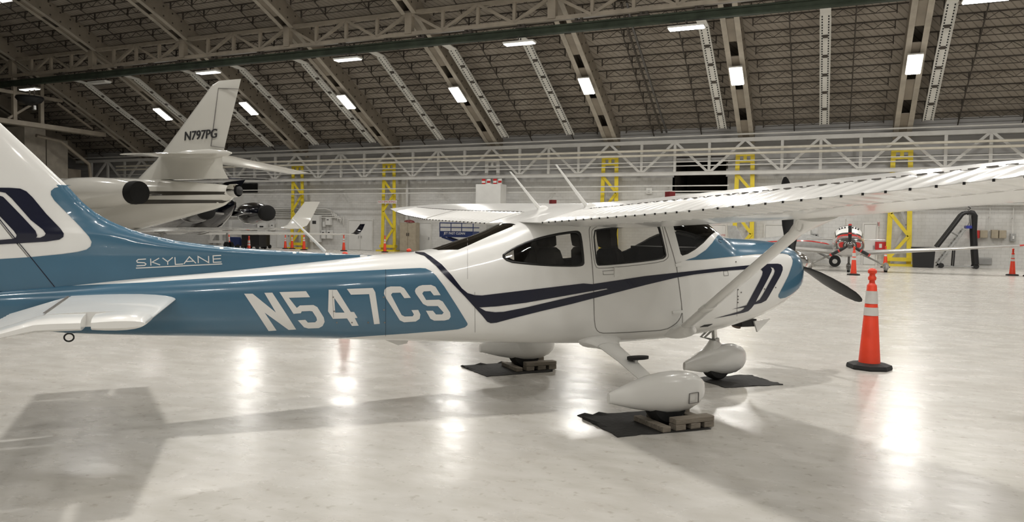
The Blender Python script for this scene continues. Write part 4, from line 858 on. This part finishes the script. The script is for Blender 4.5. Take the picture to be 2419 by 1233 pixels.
for s_ in (-1, 1):
    Y = s_*1.37
    f = fairing('wheel_fairing', -.57, .39, Y, .45, .10, .145, .26, plane); wheel(.0, Y, .195, .15, plane)
    pts = [Vector((-.08, s_*.40, .60)), Vector((-.10, s_*.62, .56)), Vector((-.12, s_*.95, .48)), Vector((-.11, s_*1.30, .35))]
    def leg_ring(p, a, b_, d): 
        up_ = d.cross(Vector((1, 0, 0))).normalized(); return [p + Vector((a*math.cos(q), 0, 0)) + up_*(b_*math.sin(q)) for q in np.linspace(0, 2*PI, 19)[:-1]]
    d = (pts[-1] - pts[0]).normalized()
    lg = obj('gear_leg', MB().rings([leg_ring(p, a, b_, d) for p, a, b_ in zip(pts, (.125, .11, .09, .075), (.035, .03, .026, .024))]), 'paint_white', plane, smooth=True)
    obj('leg_cuff', MB().rings([leg_ring(pts[0].lerp(pts[1], t), a, b_, d) for t, a, b_ in ((.2, .24, .085), (.45, .19, .065), (.75, .145, .05), (1.0, .125, .04))]), 'paint_white', lg, smooth=True)
    st = obj('step_pad', MB().rings([[(-.05 + .11*math.cos(q) , s_*1.02 + .05*math.sin(q), z) for q in np.linspace(0, 2*PI, 17)[:-1]] for z in (.50, .525)]), 'rubber', lg, smooth=True)
    obj('step_bracket', MB().beam((-.08, s_*1.02, .44), (-.07, s_*1.02, .5), .03), 'paint_white', st)
    if s_ < 0:
        b = MB(); x0, x1, z0, z1 = .13, .225, .195, .285
        for A, B in (((x0, z0), (x1, z0+.005)), ((x1, z0+.005), (x1, z1)), ((x1, z1), (x0, z1-.005)), ((x0, z1-.005), (x0, z0))):
            ya = Y - .1445; b.beam((A[0], ya, A[1]), (B[0], ya, B[1]), .012, .004)
        obj('inspection_hatch', b, 'seam', f)
f = fairing('nose_wheel_fairing', 1.26, 2.10, 0, .405, .06, .135, .175, plane); wheel(1.70, 0, .17, .14, plane)
obj('nose_strut', MB().tube([(1.69, 0, .28), (1.64, 0, .68)], [.035, .028], 14), 'chrome', plane, smooth=True)
obj('strut_collar', MB().tube([(1.675, 0, .42), (1.668, 0, .47)], .05, 14).tube([(1.653, 0, .585), (1.65, 0, .62)], .045, 14), 'metal', plane, smooth=True)
for s_ in (-1, 1): obj('torque_link', MB().tube([(1.655, s_*.03, .60), (1.50, s_*.03, .485), (1.67, s_*.03, .445)], .014, 8), 'metal', plane, smooth=True)
obj('fork_fairing', MB().rings([[(1.66 + a*math.cos(q) + o_, b_*math.sin(q), z) for q in np.linspace(0, 2*PI, 15)[:-1]] for a, b_, z, o_ in ((.16, .09, .33, 0.0), (.10, .06, .39, .0), (.05, .045, .45, .0))]), 'paint_white', plane, smooth=True)
# exhaust stub, cowl flap, belly antenna
e0 = on_Y(1740, 770, -.12); obj('exhaust_pipe', MB().tube([(1.92, -.10, .72), (1.86, -.12, .60)], .05, 14), mat('exhaust_brown', (.10, .06, .035), .6, metal=.6, noise=.4), plane, smooth=True)
obj('cowl_flap', MB().prism([(1.95, .68), (2.18, .70), (2.0, .56)], .02, 'y', -.30), 'paint_white', plane); obj('cowl_outlet', MB().box(1.80, 2.0, -.28, .28, .62, .70), 'black', plane)
p = on_Y(935, 809, -.1); obj('belly_antenna', MB().prism([(p.x - .15, .66), (p.x + .12, .64), (p.x + .10, .60), (p.x + .02, .585)], .02, 'y', -.11), 'paint_white', plane)
p = on_Y(1840, 700, -.2)
# ------------------------------------------------------------------ cabin interior
def seat(x, y, hd):
    def rb(nm, a, b_, w, th, taper=1.):         # padded slab between two points
        d = (b_ - a).normalized(); s = Vector((0, 1, 0)); n_ = d.cross(s); rings = []
        for t, k in ((0, .75), (.06, .95), (.3, 1.), (.7, 1.), (.94, .95*taper), (1, .7*taper)):
            rings.append([a.lerp(b_, t) + s*(w/2*k*np.sign(math.cos(q))*abs(math.cos(q))**.5) + n_*(th/2*k*np.sign(math.sin(q))*abs(math.sin(q))**.5) for q in np.linspace(0, 2*PI, 17)[:-1]])
        return obj(nm, MB().rings(rings), 'seat_cloth', plane, smooth=True)
    rb('seat_cushion', Vector((x - .02, y, .93)), Vector((x + .46, y, .97)), .42, .16)
    rb('seat_backrest', Vector((x, y, .95)), Vector((x - .12, y, 1.46)), .42, .13, .9); rb('headrest', Vector((x - .125, y, 1.47)), Vector((x - .16, y, 1.69)), .27, .11)
for y in (-.26, .26): seat(.22, y, 0); seat(-.45, y, 0)
obj('instrument_panel', MB().rings([[(x, y*k, z) for y, z in ((-.5, .85), (.5, .85), (.5, 1.34), (.38, 1.46), (-.38, 1.46), (-.5, 1.34))] for x, k in ((.92, 1), (1.0, 1), (1.40, .84))]), 'panel_dark', plane)
obj('glare_shield', MB().box(.82, 1.3, -.42, .42, 1.44, 1.475), 'panel_dark', plane)
for y in (-.26, .26):
    obj('control_yoke', MB().tube([(.62, y - .13, 1.28), (.62, y - .13, 1.17), (.62, y, 1.14), (.62, y + .13, 1.17), (.62, y + .13, 1.28)], .016, 8).tube([(.62, y, 1.15), (.95, y, 1.15)], .015, 8), 'panel_dark', plane, smooth=True)
obj('cabin_floor', MB().box(-.95, 1.3, -.40, .40, .72, .78), 'liner', plane)
for y in (-.25, .25): obj('baggage_cover', MB().rings([[(-1.05 + .2*k*math.cos(q), y + .18*k*math.sin(q), z) for q in np.linspace(0, 2*PI, 17)[:-1]] for k, z in ((.8, .78), (1.05, .95), (1.0, 1.2), (.7, 1.34), (.3, 1.38))]), 'seat_cloth', plane, smooth=True)
# ------------------------------------------------------------------ floor mats and wheel chocks
def floor_mat(c0, c1, c2, label, seed, bumpy=.02):
    random.seed(seed); a, b, c = [at_z(*p) for p in (c0, c1, c2)]; d = a + (c - b); n = 12; o = (a + c)/2
    me = MB(); P = {}
    for i in range(n + 1):
        for j in range(n + 1):
            p = a.lerp(b, i/n).lerp(d.lerp(c, i/n), j/n) - o; e = (i in (0, n)) or (j in (0, n))
            P[i, j] = (p.x + (random.uniform(-.012, .012) if e else 0), p.y + (random.uniform(-.012, .012) if e else 0), .006 + (random.choice((0, 0, 0, bumpy)) if e else 0))
    vs_ = [P[i, j] for i in range(n+1) for j in range(n+1)]; N = len(vs_); q = lambda i, j: i*(n+1) + j
    fs = [(q(i, j), q(i+1, j), q(i+1, j+1), q(i, j+1)) for i in range(n) for j in range(n)]
    rim = [q(i, 0) for i in range(n)] + [q(n, j) for j in range(n)] + [q(i, n) for i in range(n, 0, -1)] + [q(0, j) for j in range(n, 0, -1)]
    me.add(vs_ + [(x, y, 0) for x, y, z in vs_], fs + [tuple(k + N for k in f[::-1]) for f in fs] + [(rim[k], rim[(k+1) % len(rim)], rim[(k+1) % len(rim)] + N, rim[k] + N) for k in range(len(rim))])
    return obj('floor_mat', me, 'mat_black', loc=(o.x, o.y, 0), label=label, cat='mat')
floor_mat((1365, 983), (1460, 1033), (1682, 1014), 'black floor mat under the wheel beside the wooden step chock', 1)
floor_mat((1085, 865), (1150, 890), (1305, 878), 'black floor mat under the far main wheel', 2)
floor_mat((1640, 893), (1712, 917), (1848, 909), 'flat black floor mat under the nose wheel', 3, .005)
def chock(Y, label, sg):
    w = AP + Matrix.Rotation(AH, 3, 'Z') @ Vector((.0, Y, 0)); e = empty('wooden_chock', (w.x, w.y, .007), AH, label, 'chock')
    def plank(x0, x1, y0, y1, z0, z1, nm): bevel(obj(nm, MB().box(x0, x1, y0, y1, z0, z1), 'wood', e), .006)
    plank(-.07, .32, -.21, -.11, .05, .095, 'plank'); plank(-.07, .32, .11, .21, .05, .095, 'plank')
    for x in (-.02, .13, .27):
        for s in (-1, 1): plank(x - .05, x + .05, s*.16 - .05, s*.16 + .05, 0, .049, 'block')
    plank(.215, .31, -.098, .098, .0, .06, 'cross_plank'); plank(-.20, -.12, -.21, .21, .0, .045, 'cross_plank')
chock(-1.40, 'weathered wooden plank chock round the wheel on the nearest mat', 1); chock(1.37, 'weathered wooden plank chock round the far main wheel', -1)
# ------------------------------------------------------------------ traffic cones
def make_cone():
    e = empty('traffic_cone')
    obj('base', MB().lathe([(.255, 0), (.26, .02), (.25, .055), (.15, .075)], 8), 'rubber', e)
    prof = lambda z: .125 - (z - .06)*.072
    def body(z0, z1, off=0.): return [(prof(z0) + off, z0), (prof(z1) + off, z1)]
    obj('cone_body', MB().lathe([(.135, .05), (.125, .07)] + body(.08, 1.02) + [(.05, 1.03), (.035, 1.05)], 28), 'cone_orange', e, smooth=True)
    obj('reflective_band', MB().lathe(body(.655, .755, .004), 28, cap=False), 'cone_band', e, smooth=True)
    obj('reflective_band', MB().lathe(body(.80, .955, .004), 28, cap=False), 'cone_band', e, smooth=True)
    obj('grip', MB().lathe([(.034, 1.045), (.032, 1.08), (.045, 1.09), (.048, 1.12), (.034, 1.14), (.033, 1.16), (.05, 1.175), (.052, 1.205), (.035, 1.225), (.012, 1.232)], 20), 'cone_orange', e, smooth=True)
    return e
cone0 = make_cone(); first = True
CN = [(at_z(2053, 870), 1., 'orange traffic cone with two reflective bands standing alone before the propeller'), (at_z(2016, 650), 1., 'orange traffic cone standing before the red aircraft propeller'),
      (at_z(2391, 651), 1., 'orange traffic cone standing below the grey switch box'), (at_z(2432, 653), 1., 'orange traffic cone beyond the one below the switch box'), (at_z(2091, 632), .95, 'orange traffic cone beside the foot of the yellow column'),
      (at_z(812, 593), 1., 'orange traffic cone standing before the double door'), (at_z(909, 596), 1., 'orange traffic cone at the foot of the NO SMOKING column'),
      (at_y(718, 587, 45.5), 1.05, 'orange traffic cone under the white winglet'), (at_y(690, 583, 47.5), 1., 'orange traffic cone touching the yellow column by the cabinets'), (at_y(674, 583, 47.2), .95, 'orange traffic cone beside the small wall door'),
      (at_y(588, 580, 33), .95, 'orange traffic cone showing only its top behind the blue tail'), (at_y(541, 580, 44), .95, 'orange traffic cone under the white jet wing')]
d = ray(966, 587); t = -.37/d.z if d.z else 0; CN.append((Vector((d.x*15.4/d.dot(CF), d.y*15.4/d.dot(CF), 0)), 1., 'orange traffic cone hidden behind the fuselage top but for its tip'))
d = ray(815, 592); CN.append((Vector((d.x*13.2/d.dot(CF), d.y*13.2/d.dot(CF), 0)), .98, 'orange traffic cone behind the fuselage, reflected in the floor'))
for p, s, lb in CN:
    o = cone0 if first else copy_tree(cone0); first = False; o.location = (p.x, p.y, 0); o.scale = (s, s, s); tag(o, lb, 'traffic cone', 'orange traffic cones')
# ------------------------------------------------------------------ business jets
def jet_frame(L_, D_):                           # camera-ground position -> hangar frame
    return Vector((math.cos(HY)*L_ - math.sin(HY)*D_, math.sin(HY)*L_ + math.cos(HY)*D_, 0))
def thin_loft(sections, n=22):                   # sections: (LE point, TE point, half thickness, thickness axis)
    rings = []
    for le, te, th, axv in sections:
        le, te, axv = Vector(le), Vector(te), Vector(axv); cc = (1 - np.cos(np.linspace(0, PI, n//2)))/2
        rings.append([le.lerp(te, float(c)) + axv*(th*float(foil(np.array(c)))) for c in cc[::-1]] + [le.lerp(te, float(c)) - axv*(th*float(foil(np.array(c)))) for c in cc[1:-1]])
    return MB().rings(rings)
def jet(pos, ang, st, cols, nac, wing, label, fin_pts, stab):
    e = empty('business_jet', pos, ang, label, 'aircraft'); R_ = Matrix.Rotation(-ang, 3, 'Z'); lc = R_ @ (Vector((0, 0, HC)) - pos)
    def on(px, py, Y=0.): d = R_ @ ray(px, py); return lc + d*((Y - lc.y)/d.y)
    bw, wcol = cols; S = Loft(st); patch('fuselage', [rect(S.x0, S.x1, -1, 1, 60, 60)], 0, bw, e, surf=S, dx=.3, dt=.04)
    def t_of(x, z): zt, zb, zc, w, nt, nb = [float(f(x)) for f in S.fn]; u = (z - zc)/((zt - zc) if z >= zc else (zc - zb)); return math.acos(max(-1, min(1, math.copysign(abs(u)**((nt if z >= zc else nb)/2), u))))/PI
    # fin
    secs = [((on(*a).x, 0, on(*a).z), (on(*b).x, 0, on(*b).z), th, (0, 1, 0)) for a, b, th in fin_pts]
    secs = [((l[0], 0, (l[2] + t[2])/2), (t[0], 0, (l[2] + t[2])/2), th, a) for l, t, th, a in secs] if fin_pts else []
    fin_o = obj('fin', thin_loft(secs), bw, e, smooth=True)
    (r0, r1, rz), (t0, t1, tz, ty) = stab
    for s in (-1, 1): obj('tailplane', thin_loft([((r0, 0, rz), (r1, 0, rz), .09, (0, 0, 1)), ((r0*.5 + t0*.5, s*ty*.5, rz*.5 + tz*.5), (r1*.5 + t1*.5, s*ty*.5, rz*.5 + tz*.5), .07, (0, 0, 1)), ((t0, s*ty, tz), (t1, s*ty, tz), .03, (0, 0, 1))]), bw, e, smooth=True)
    ns0, ns1, ny, nz, nr = nac
    for s in (-1, 1):
        nc = obj('engine_nacelle', MB().rings([[(ns0 + (ns1 - ns0)*u, s*ny + nr*k*math.cos(q), nz + nr*k*math.sin(q)) for q in np.linspace(0, 2*PI, 29)[:-1]] for u, k in ((0, .62), (.06, .70), (.25, .88), (.5, 1.), (.8, 1.), (.95, .92), (1., .84))]), bw, e, smooth=True)
        obj('exhaust', MB().rings([[(ns0 + x, s*ny + nr*k*math.cos(q), nz + nr*k*math.sin(q)) for q in np.linspace(0, 2*PI, 25)[:-1]] for x, k in ((.05, .70), (-.12, .72), (-.34, .68), (-.40, .5), (-.42, .2))]), 'cover_black', nc, smooth=True)
        obj('pylon', thin_loft([((ns1 - .8, s*.5, nz - .05), (ns0 + .1, s*.4, nz - .05), .14, (0, 0, 1)), ((ns1 - .7, s*ny, nz), (ns0 + .1, s*ny, nz), .12, (0, 0, 1))]), bw, e, smooth=True)
    (a0, a1, az), (b0, b1, bz, by), (c0, c1, cz, cy) = wing
    for s in (-1, 1):
        w_ = obj('wing', thin_loft([((a0, s*.6, az), (a1, s*.6, az), .16, (0, 0, 1)), ((b0*.5 + a0*.5, s*by*.5, az*.5 + bz*.5), (b1*.5 + a1*.5, s*by*.5, az*.5 + bz*.5), .11, (0, 0, 1)), ((b0, s*by, bz), (b1, s*by, bz), .05, (0, 0, 1))]), wcol, e, smooth=True)
        obj('winglet', thin_loft([((b0, s*by, bz), (b1, s*by, bz), .05, (0, 0, 1)), ((b0*.75 + c0*.25, s*(by*.5 + cy*.5), bz + .12*(cz - bz)), (b1*.75 + c1*.25, s*(by*.5 + cy*.5), bz + .12*(cz - bz)), .05, (0, -s*.7, .7)), ((c0*.5 + b0*.5, s*(by*.15 + cy*.85), bz*.5 + cz*.5), (c1*.5 + b1*.5, s*(by*.15 + cy*.85), bz*.5 + cz*.5), .035, (0, 1, 0)), ((c0, s*cy, cz), (c1, s*cy, cz), .015, (0, 1, 0))]), bw, w_, smooth=True)
        for y in (-.14, .14): obj('wheel', MB().tube([(a1 + .7, s*2 + y - .08, .36), (a1 + .7, s*2 + y + .08, .36)], .36, 20), 'rubber', e)
        obj('gear_leg', MB().tube([(a1 + .7, s*2, .36), (a1 + .75, s*1.9, az)], .07, 8), 'metal', e)
    for y in (-.14, .14): obj('wheel', MB().tube([(S.x1 - 3, y - .07, .25), (S.x1 - 3, y + .07, .25)], .25, 18), 'rubber', e)
    obj('gear_leg', MB().tube([(S.x1 - 3, 0, .25), (S.x1 - 2.9, 0, 1.4)], .07, 8), 'metal', e)
    return e, S, t_of, on, fin_o
P1 = jet_frame(-10.1, 27.2); a1 = math.radians(178.3)
st1 = [(-.02, 3.08, 2.86, 2.97, .11, 2, 2), (.25, 3.13, 2.70, 2.94, .20, 2, 2), (.7, 3.20, 2.43, 2.84, .38, 2, 2), (2., 3.30, 2.12, 2.74, .60, 2, 2), (3.5, 3.42, 1.82, 2.65, .82, 2.1, 2.1), (5.2, 3.50, 1.50, 2.55, 1.03, 2.1, 2.1), (7.5, 3.56, 1.26, 2.45, 1.17, 2.1, 2.1), (15, 3.58, 1.22, 2.42, 1.18, 2.1, 2.1), (18, 3.1, 1.3, 2.2, .85, 2, 2), (19.6, 2.3, 1.6, 1.95, .35, 2, 2), (20, 2.0, 1.85, 1.92, .08, 2, 2)]
jt, S1, tof, on1, fin1 = jet(P1, a1, st1, ('jet_white', 'jet_white'), (3.3, 7.2, 1.72, 2.83, .60), ((11.5, 7.6, 1.35), (7.2, 5.7, 1.62, 9.9), (6.0, 5.0, 3.05, 10.65)),
    'white business jet tail with brown stripes marked N797PG', [((322, 421), (540, 428), .20), ((345, 400), (527, 400), .17), ((368, 378), (525, 376), .12), ((389, 348), (531, 352), .095), ((448, 270), (550, 270), .085), ((500, 200), (567, 200), .08), ((515, 190), (569.5, 188), .03)], ((3.9, .9, 4.35), (1.15, .0, 3.93, 3.9)))
for z0, dz, th in ((2.87, .02, .21), (2.57, .03, .20)):
    xs = np.linspace(.35, 14, 60); up = [(float(x), -tof(x, z0 + dz*min(x, 5)*-.3 + th/2*min(1, .45 + x*.1))) for x in xs]; dn = [(float(x), -tof(x, z0 + dz*min(x, 5)*-.3 - th/2*min(1, .45 + x*.1))) for x in xs[::-1]]
    patch('brown_stripe', [up + dn], .006, 'jet_brown', jt, surf=S1, dx=.3, dt=.02, mirror=True)
obj('stab_bullet', MB().rings([[(x, r*.8*math.cos(q), 4.35 + r*math.sin(q)) for q in np.linspace(0, 2*PI, 17)[:-1]] for x, r in ((4.1, .02), (3.4, .13), (2.4, .2), (1.2, .19), (.5, .1), (.28, .03))]), 'jet_white', jt, smooth=True)
obj('tail_nozzle', MB().rings([[(x, r*math.cos(q), 2.97 + r*math.sin(q)) for q in np.linspace(0, 2*PI, 21)[:-1]] for x, r in ((.3, .24), (.05, .245), (-.05, .22), (.1, .17))], cap=False), 'chrome', jt, smooth=True)
obj('nozzle_core', MB().rings([[(x, r*math.cos(q), 2.97 + r*math.sin(q)) for q in np.linspace(0, 2*PI, 17)[:-1]] for x, r in ((.1, .17), (-.12, .16), (-.16, .08))]), 'black', jt, smooth=True)
tp = on1(472, 319.5, .12); tt = text('registration', 'N797PG', .46, 'grey_text', fin1, (tp.x, .108, tp.z), (PI/2, math.radians(-1.5), PI), shear=.12, bold=.004, sx=1.05, extrude=.004)
link('registration', tt.data, fin1, (tp.x - .02, .1085, tp.z + .004), tt.rotation_euler).scale = tt.scale
for pts in ([(515, 208), (497, 345), (530, 349)], [(515, 208), (562, 210)]):
    q = [on1(x, y, .1) for x, y in pts]; b = MB()
    for i in range(len(q) - 1): b.beam((q[i].x, .075, q[i].z), (q[i+1].x, .075, q[i+1].z), .02, .03, (0, 1, 0))
    obj('rudder_gap', b, 'seam', fin1)
P2 = jet_frame(-15.0, 40.0); a2 = math.radians(152)
st2 = [(-.1, 3.0, 2.85, 2.93, .06, 2, 2), (.6, 3.15, 2.5, 2.85, .3, 2, 2), (2., 3.25, 2.0, 2.7, .6, 2, 2), (4, 3.3, 1.5, 2.5, .9, 2, 2), (7, 3.35, 1.2, 2.3, 1.05, 2, 2), (15, 3.35, 1.15, 2.25, 1.05, 2, 2), (18, 2.4, 1.4, 1.9, .3, 2, 2)]
jet(P2, a2, st2, ('jet_navy', 'jet_white'), (-.3, 3.0, 1.6, 2.45, .62), ((9.5, 6.5, 1.3), (5.0, 3.9, 1.3, 9.2), (4.2, 3.5, 2.0, 9.6)), 'glossy navy business jet parked behind the white jet tail',
    [((470, 470), (552, 470), .12), ((500, 450), (565, 450), .1), ((530, 428), (580, 428), .08)], ((2.2, .1, 4.35), (.6, -.3, 4.35, 2.6)))
# dark carts and crates half hidden under the jets
for i, (x, y0, y1, V, w, m_, lb) in enumerate(((600, 552, 592, 45., .9, 'black', 'dark tow cart parked under the jet wing'), (560, 560, 590, 45.5, .6, 'lift_blue', 'dark blue crate parked under the jet wing'), (622, 548, 592, 46.5, .35, 'black', 'dark upright drum near the left wall door'))):
    p = at_y(x, y0, V); c = empty('ground_cart', (p.x, V, 0), 0, lb, 'cart'); o = obj('body', MB().box(-w, w, -.4, .4, .18, max(.5, p.z)), m_, c); bevel(o, .05)
    for sx in (-1, 1):
        for sy in (-1, 1): obj('wheel', MB().tube([(sx*w*.8, sy*.42 - .04, .16), (sx*w*.8, sy*.42 + .04, .16)], .16, 12), 'rubber', c)
    obj('handle', MB().tube([(-w, -.2, .5), (-w - .25, -.2, .95), (-w - .25, .2, .95), (-w, .2, .5)], .03, 6), 'box_grey', c)
# ------------------------------------------------------------------ red and silver low-wing aircraft facing the camera
RP = at_z(2004, 643); ra = math.atan2(-RP.y, -RP.x) + math.radians(2); rp = empty('low_wing_aircraft', (RP.x, RP.y, 0), ra, 'red, silver and black low-wing propeller aircraft facing the wall cone', 'aircraft')
rp['label'] = 'red, silver and black low-wing propeller aircraft parked nose-on by the wall'
RL = Loft([(-6.4, 1.5, 1.25, 1.38, .06, 2, 2), (-4.5, 1.6, 1.05, 1.35, .3, 2.2, 2.2), (-2.8, 2.0, .75, 1.3, .62, 2.4, 2.4), (-1.7, 2.16, .66, 1.25, .70, 2.5, 2.5), (-1.2, 2.06, .66, 1.25, .70, 2.5, 2.5), (-.8, 1.80, .68, 1.25, .68, 2.5, 2.5), (-.4, 1.66, .70, 1.25, .66, 2.5, 2.4), (.35, 1.60, .74, 1.25, .6, 2.4, 2.3), (.62, 1.5, .9, 1.25, .45, 2.2, 2.2), (.70, 1.4, 1.12, 1.27, .2, 2, 2)])
patch('fuselage', [rect(-6.4, .70, -1, 1, 50, 50)], 0, 'silver_paint', rp, surf=RL, dx=.15, dt=.04)
patch('canopy', [rect(-3.0, -.72, -.30, .30, 20, 20)], .012, 'dark_paint', rp, surf=RL, dx=.15, dt=.04); patch('canopy_rim', [rect(-2.0, -1.72, -.34, .34, 6, 30)], .03, 'red_paint', rp, surf=RL, dx=.15, dt=.04)
patch('windshield_cover', [rect(-1.5, -.86, -.27, .27, 10, 20)], .02, 'door_white', rp, surf=RL, dx=.15, dt=.04)
for s in (-1, 1): patch('red_flash', [[(-.74, s*.22), (-.5, s*.25), (.3, s*.40), (.5, s*.44), (.5, s*.38), (.1, s*.27), (-.4, s*.17), (-.7, s*.12)]], .01, 'red_paint', rp, surf=RL, dx=.15, dt=.04)
patch('red_band', [rect(-.70, -.50, -.24, .24, 6, 20)], .012, 'red_paint', rp, surf=RL, dx=.15, dt=.04); patch('dark_cowl', [rect(-.2, .69, -.62, .62, 14, 40)], .006, 'dark_paint', rp, surf=RL, dx=.1, dt=.04)
for i in range(7):
    x, t = -1.18, -.16 + .32*i/6; p = RL.at(np.array([x]), np.array([t]), .03)[0]; obj('cover_mark', MB().box(p[0]-.02, p[0]+.02, p[1]-.035, p[1]+.035, p[2]-.05, p[2]+.05), 'grey_text', rp)
for s in (-1, 1):
    obj('intake_plug', MB().tube([(.50, s*.33, 1.27), (.68, s*.33, 1.27)], [.16, .13], 18), 'red_paint', rp, smooth=True); obj('intake_ring', MB().tube([(.58, s*.33, 1.27), (.64, s*.33, 1.27)], .19, 20), 'chrome', rp, smooth=True)
    w_ = obj('wing', thin_loft([((-.9, s*.5, .88), (-2.3, s*.5, .88), .12, (0, 0, 1)), ((-.95, s*3.6, 1.12), (-2.15, s*3.6, 1.12), .09, (0, 0, 1)), ((-1.05, s*6.9, 1.36), (-1.9, s*6.9, 1.36), .05, (0, 0, 1))]), 'silver_paint', rp, smooth=True)
    obj('wing_tip', thin_loft([((-1.05, s*6.9, 1.36), (-1.9, s*6.9, 1.36), .05, (0, 0, 1)), ((-1.3, s*7.2, 1.40), (-2.0, s*7.2, 1.40), .04, (0, 0, 1)), ((-1.6, s*7.5, 1.50), (-2.1, s*7.5, 1.50), .015, (0, 0, 1))]), 'red_paint', w_, smooth=True)
    obj('gear_leg', MB().tube([(-1.6, s*.55, .85), (-1.55, s*1.15, .55), (-1.5, s*1.62, .3)], [.05, .04, .035], 8), 'silver_paint', rp, smooth=True)
    obj('wheel_fairing', MB().rings([[(-1.5 + x, s*1.66 + .13*k*math.cos(q), .26 + .2*k*math.sin(q)) for q in np.linspace(0, 2*PI, 17)[:-1]] for x, k in ((-.6, .15), (-.3, .6), (0, 1.), (.25, .95), (.42, .5), (.46, .1))]), 'silver_paint', rp, smooth=True)
    obj('tyre', MB().tube([(-1.5, s*1.66 - .07, .17), (-1.5, s*1.66 + .07, .17)], .17, 18), 'rubber', rp, smooth=True)
    obj('tailplane', thin_loft([((-5.4, 0, 1.5), (-6.2, 0, 1.5), .05, (0, 0, 1)), ((-5.6, s*1.9, 1.52), (-6.2, s*1.9, 1.52), .03, (0, 0, 1))]), 'silver_paint', rp, smooth=True)
obj('fin', thin_loft([((-5.0, 0, 1.5), (-6.5, 0, 1.5), .06, (0, 1, 0)), ((-6.0, 0, 2.6), (-6.7, 0, 2.6), .03, (0, 1, 0))]), 'silver_paint', rp, smooth=True)
obj('nose_leg', MB().tube([(.1, 0, .8), (.0, 0, .3)], .05, 10), 'dark_paint', rp, smooth=True)
obj('nose_wheel_fairing', MB().rings([[(x, .11*k*math.cos(q), .26 + .19*k*math.sin(q)) for q in np.linspace(0, 2*PI, 17)[:-1]] for x, k in ((-.45, .15), (-.2, .7), (0, 1.), (.2, .9), (.33, .4), (.36, .1))]), 'dark_paint', rp, smooth=True); obj('tyre', MB().tube([(.0, -.06, .165), (.0, .06, .165)], .165, 18), 'rubber', rp, smooth=True)
obj('spinner', MB().rings([[(.70 + x, r*math.cos(q), 1.27 + r*math.sin(q)) for q in np.linspace(0, 2*PI, 21)[:-1]] for x, r in ((0, .17), (.12, .155), (.24, .1), (.32, .02))]), 'dark_paint', rp, smooth=True)
for k in range(3):
    a = 2*PI*k/3 + .02; Rm = Matrix.Rotation(a, 3, 'X'); o = Vector((.78, 0, 1.27))
    def br_(r0, r1): return [[Rm @ Vector((.5*c*math.sin(q)*.25, c/2*math.cos(q), r)) + o for q in np.linspace(0, 2*PI, 11)[:-1]] for r, c in ((r0, .09 if r0 < .3 else .14), (r0*.6 + r1*.4, .15), (r1, .10 if r1 > .9 else .14))]
    bl_ = obj('propeller_blade', MB().rings(br_(.12, .88)), 'prop_black', rp, smooth=True); obj('blade_tip', MB().rings(br_(.885, .96)), 'red_paint', bl_, smooth=True)
    obj('blade_edge', MB().rings([[v + Vector((.02, 0, 0)) for v in r] for r in br_(.5, .56)]), 'red_paint', bl_, smooth=True)
# grey aircraft glimpsed behind it
gp = at_y(1905, 620, 45.2); ga = empty('grey_aircraft', (gp.x, 45.2, 0), 0, 'grey light aircraft with an orange stripe behind the blue nose', 'aircraft')
GL = Loft([(-4.2, 1.35, 1.15, 1.25, .05, 2, 2), (-2.5, 1.5, .95, 1.2, .3, 2.2, 2.2), (0, 1.75, .75, 1.2, .5, 2.4, 2.4), (1.2, 1.45, .72, 1.1, .45, 2.4, 2.4), (1.9, 1.2, .85, 1.05, .2, 2, 2)])
patch('fuselage', [rect(-4.2, 1.9, -1, 1, 40, 40)], 0, 'box_grey', ga, surf=GL, dx=.15, dt=.05); patch('orange_stripe', [[(-2.2, .40), (1.0, .38), (1.2, .43), (-2.2, .45)]], .01, 'red_paint', ga, surf=GL, dx=.15, dt=.03)
for s in (-1, 1):
    obj('wing', thin_loft([((.9, s*.4, .85), (-.5, s*.4, .85), .1, (0, 0, 1)), ((.7, s*3.6, 1.0), (-.3, s*3.6, 1.0), .06, (0, 0, 1))]), 'silver_paint', ga, smooth=True)
    x = at_y(1972, 620, 44.2 if s < 0 else 46.2).x - gp.x; obj('tyre', MB().tube([(x, s*1. - .09, .3), (x, s*1. + .09, .3)], .3, 20), 'rubber', ga, smooth=True); obj('hub', MB().tube([(x, s*1. - .1, .3), (x, s*1. + .1, .3)], .13, 16), 'door_white', ga, smooth=True); obj('gear_leg', MB().tube([(x, s*1., .3), (.4, s*.4, .85)], .05, 8), 'box_grey', ga, smooth=True)
obj('fin', thin_loft([((-3.4, 0, 1.3), (-4.3, 0, 1.3), .05, (0, 1, 0)), ((-3.9, 0, 2.2), (-4.4, 0, 2.2), .03, (0, 1, 0))]), 'box_grey', ga, smooth=True); obj('tail_wheel', MB().tube([(-3.9, -.04, .1), (-3.9, .04, .1)], .1, 12), 'rubber', ga); obj('tail_leg', MB().tube([(-3.9, 0, .1), (-3.7, 0, 1.2)], .03, 6), 'box_grey', ga)
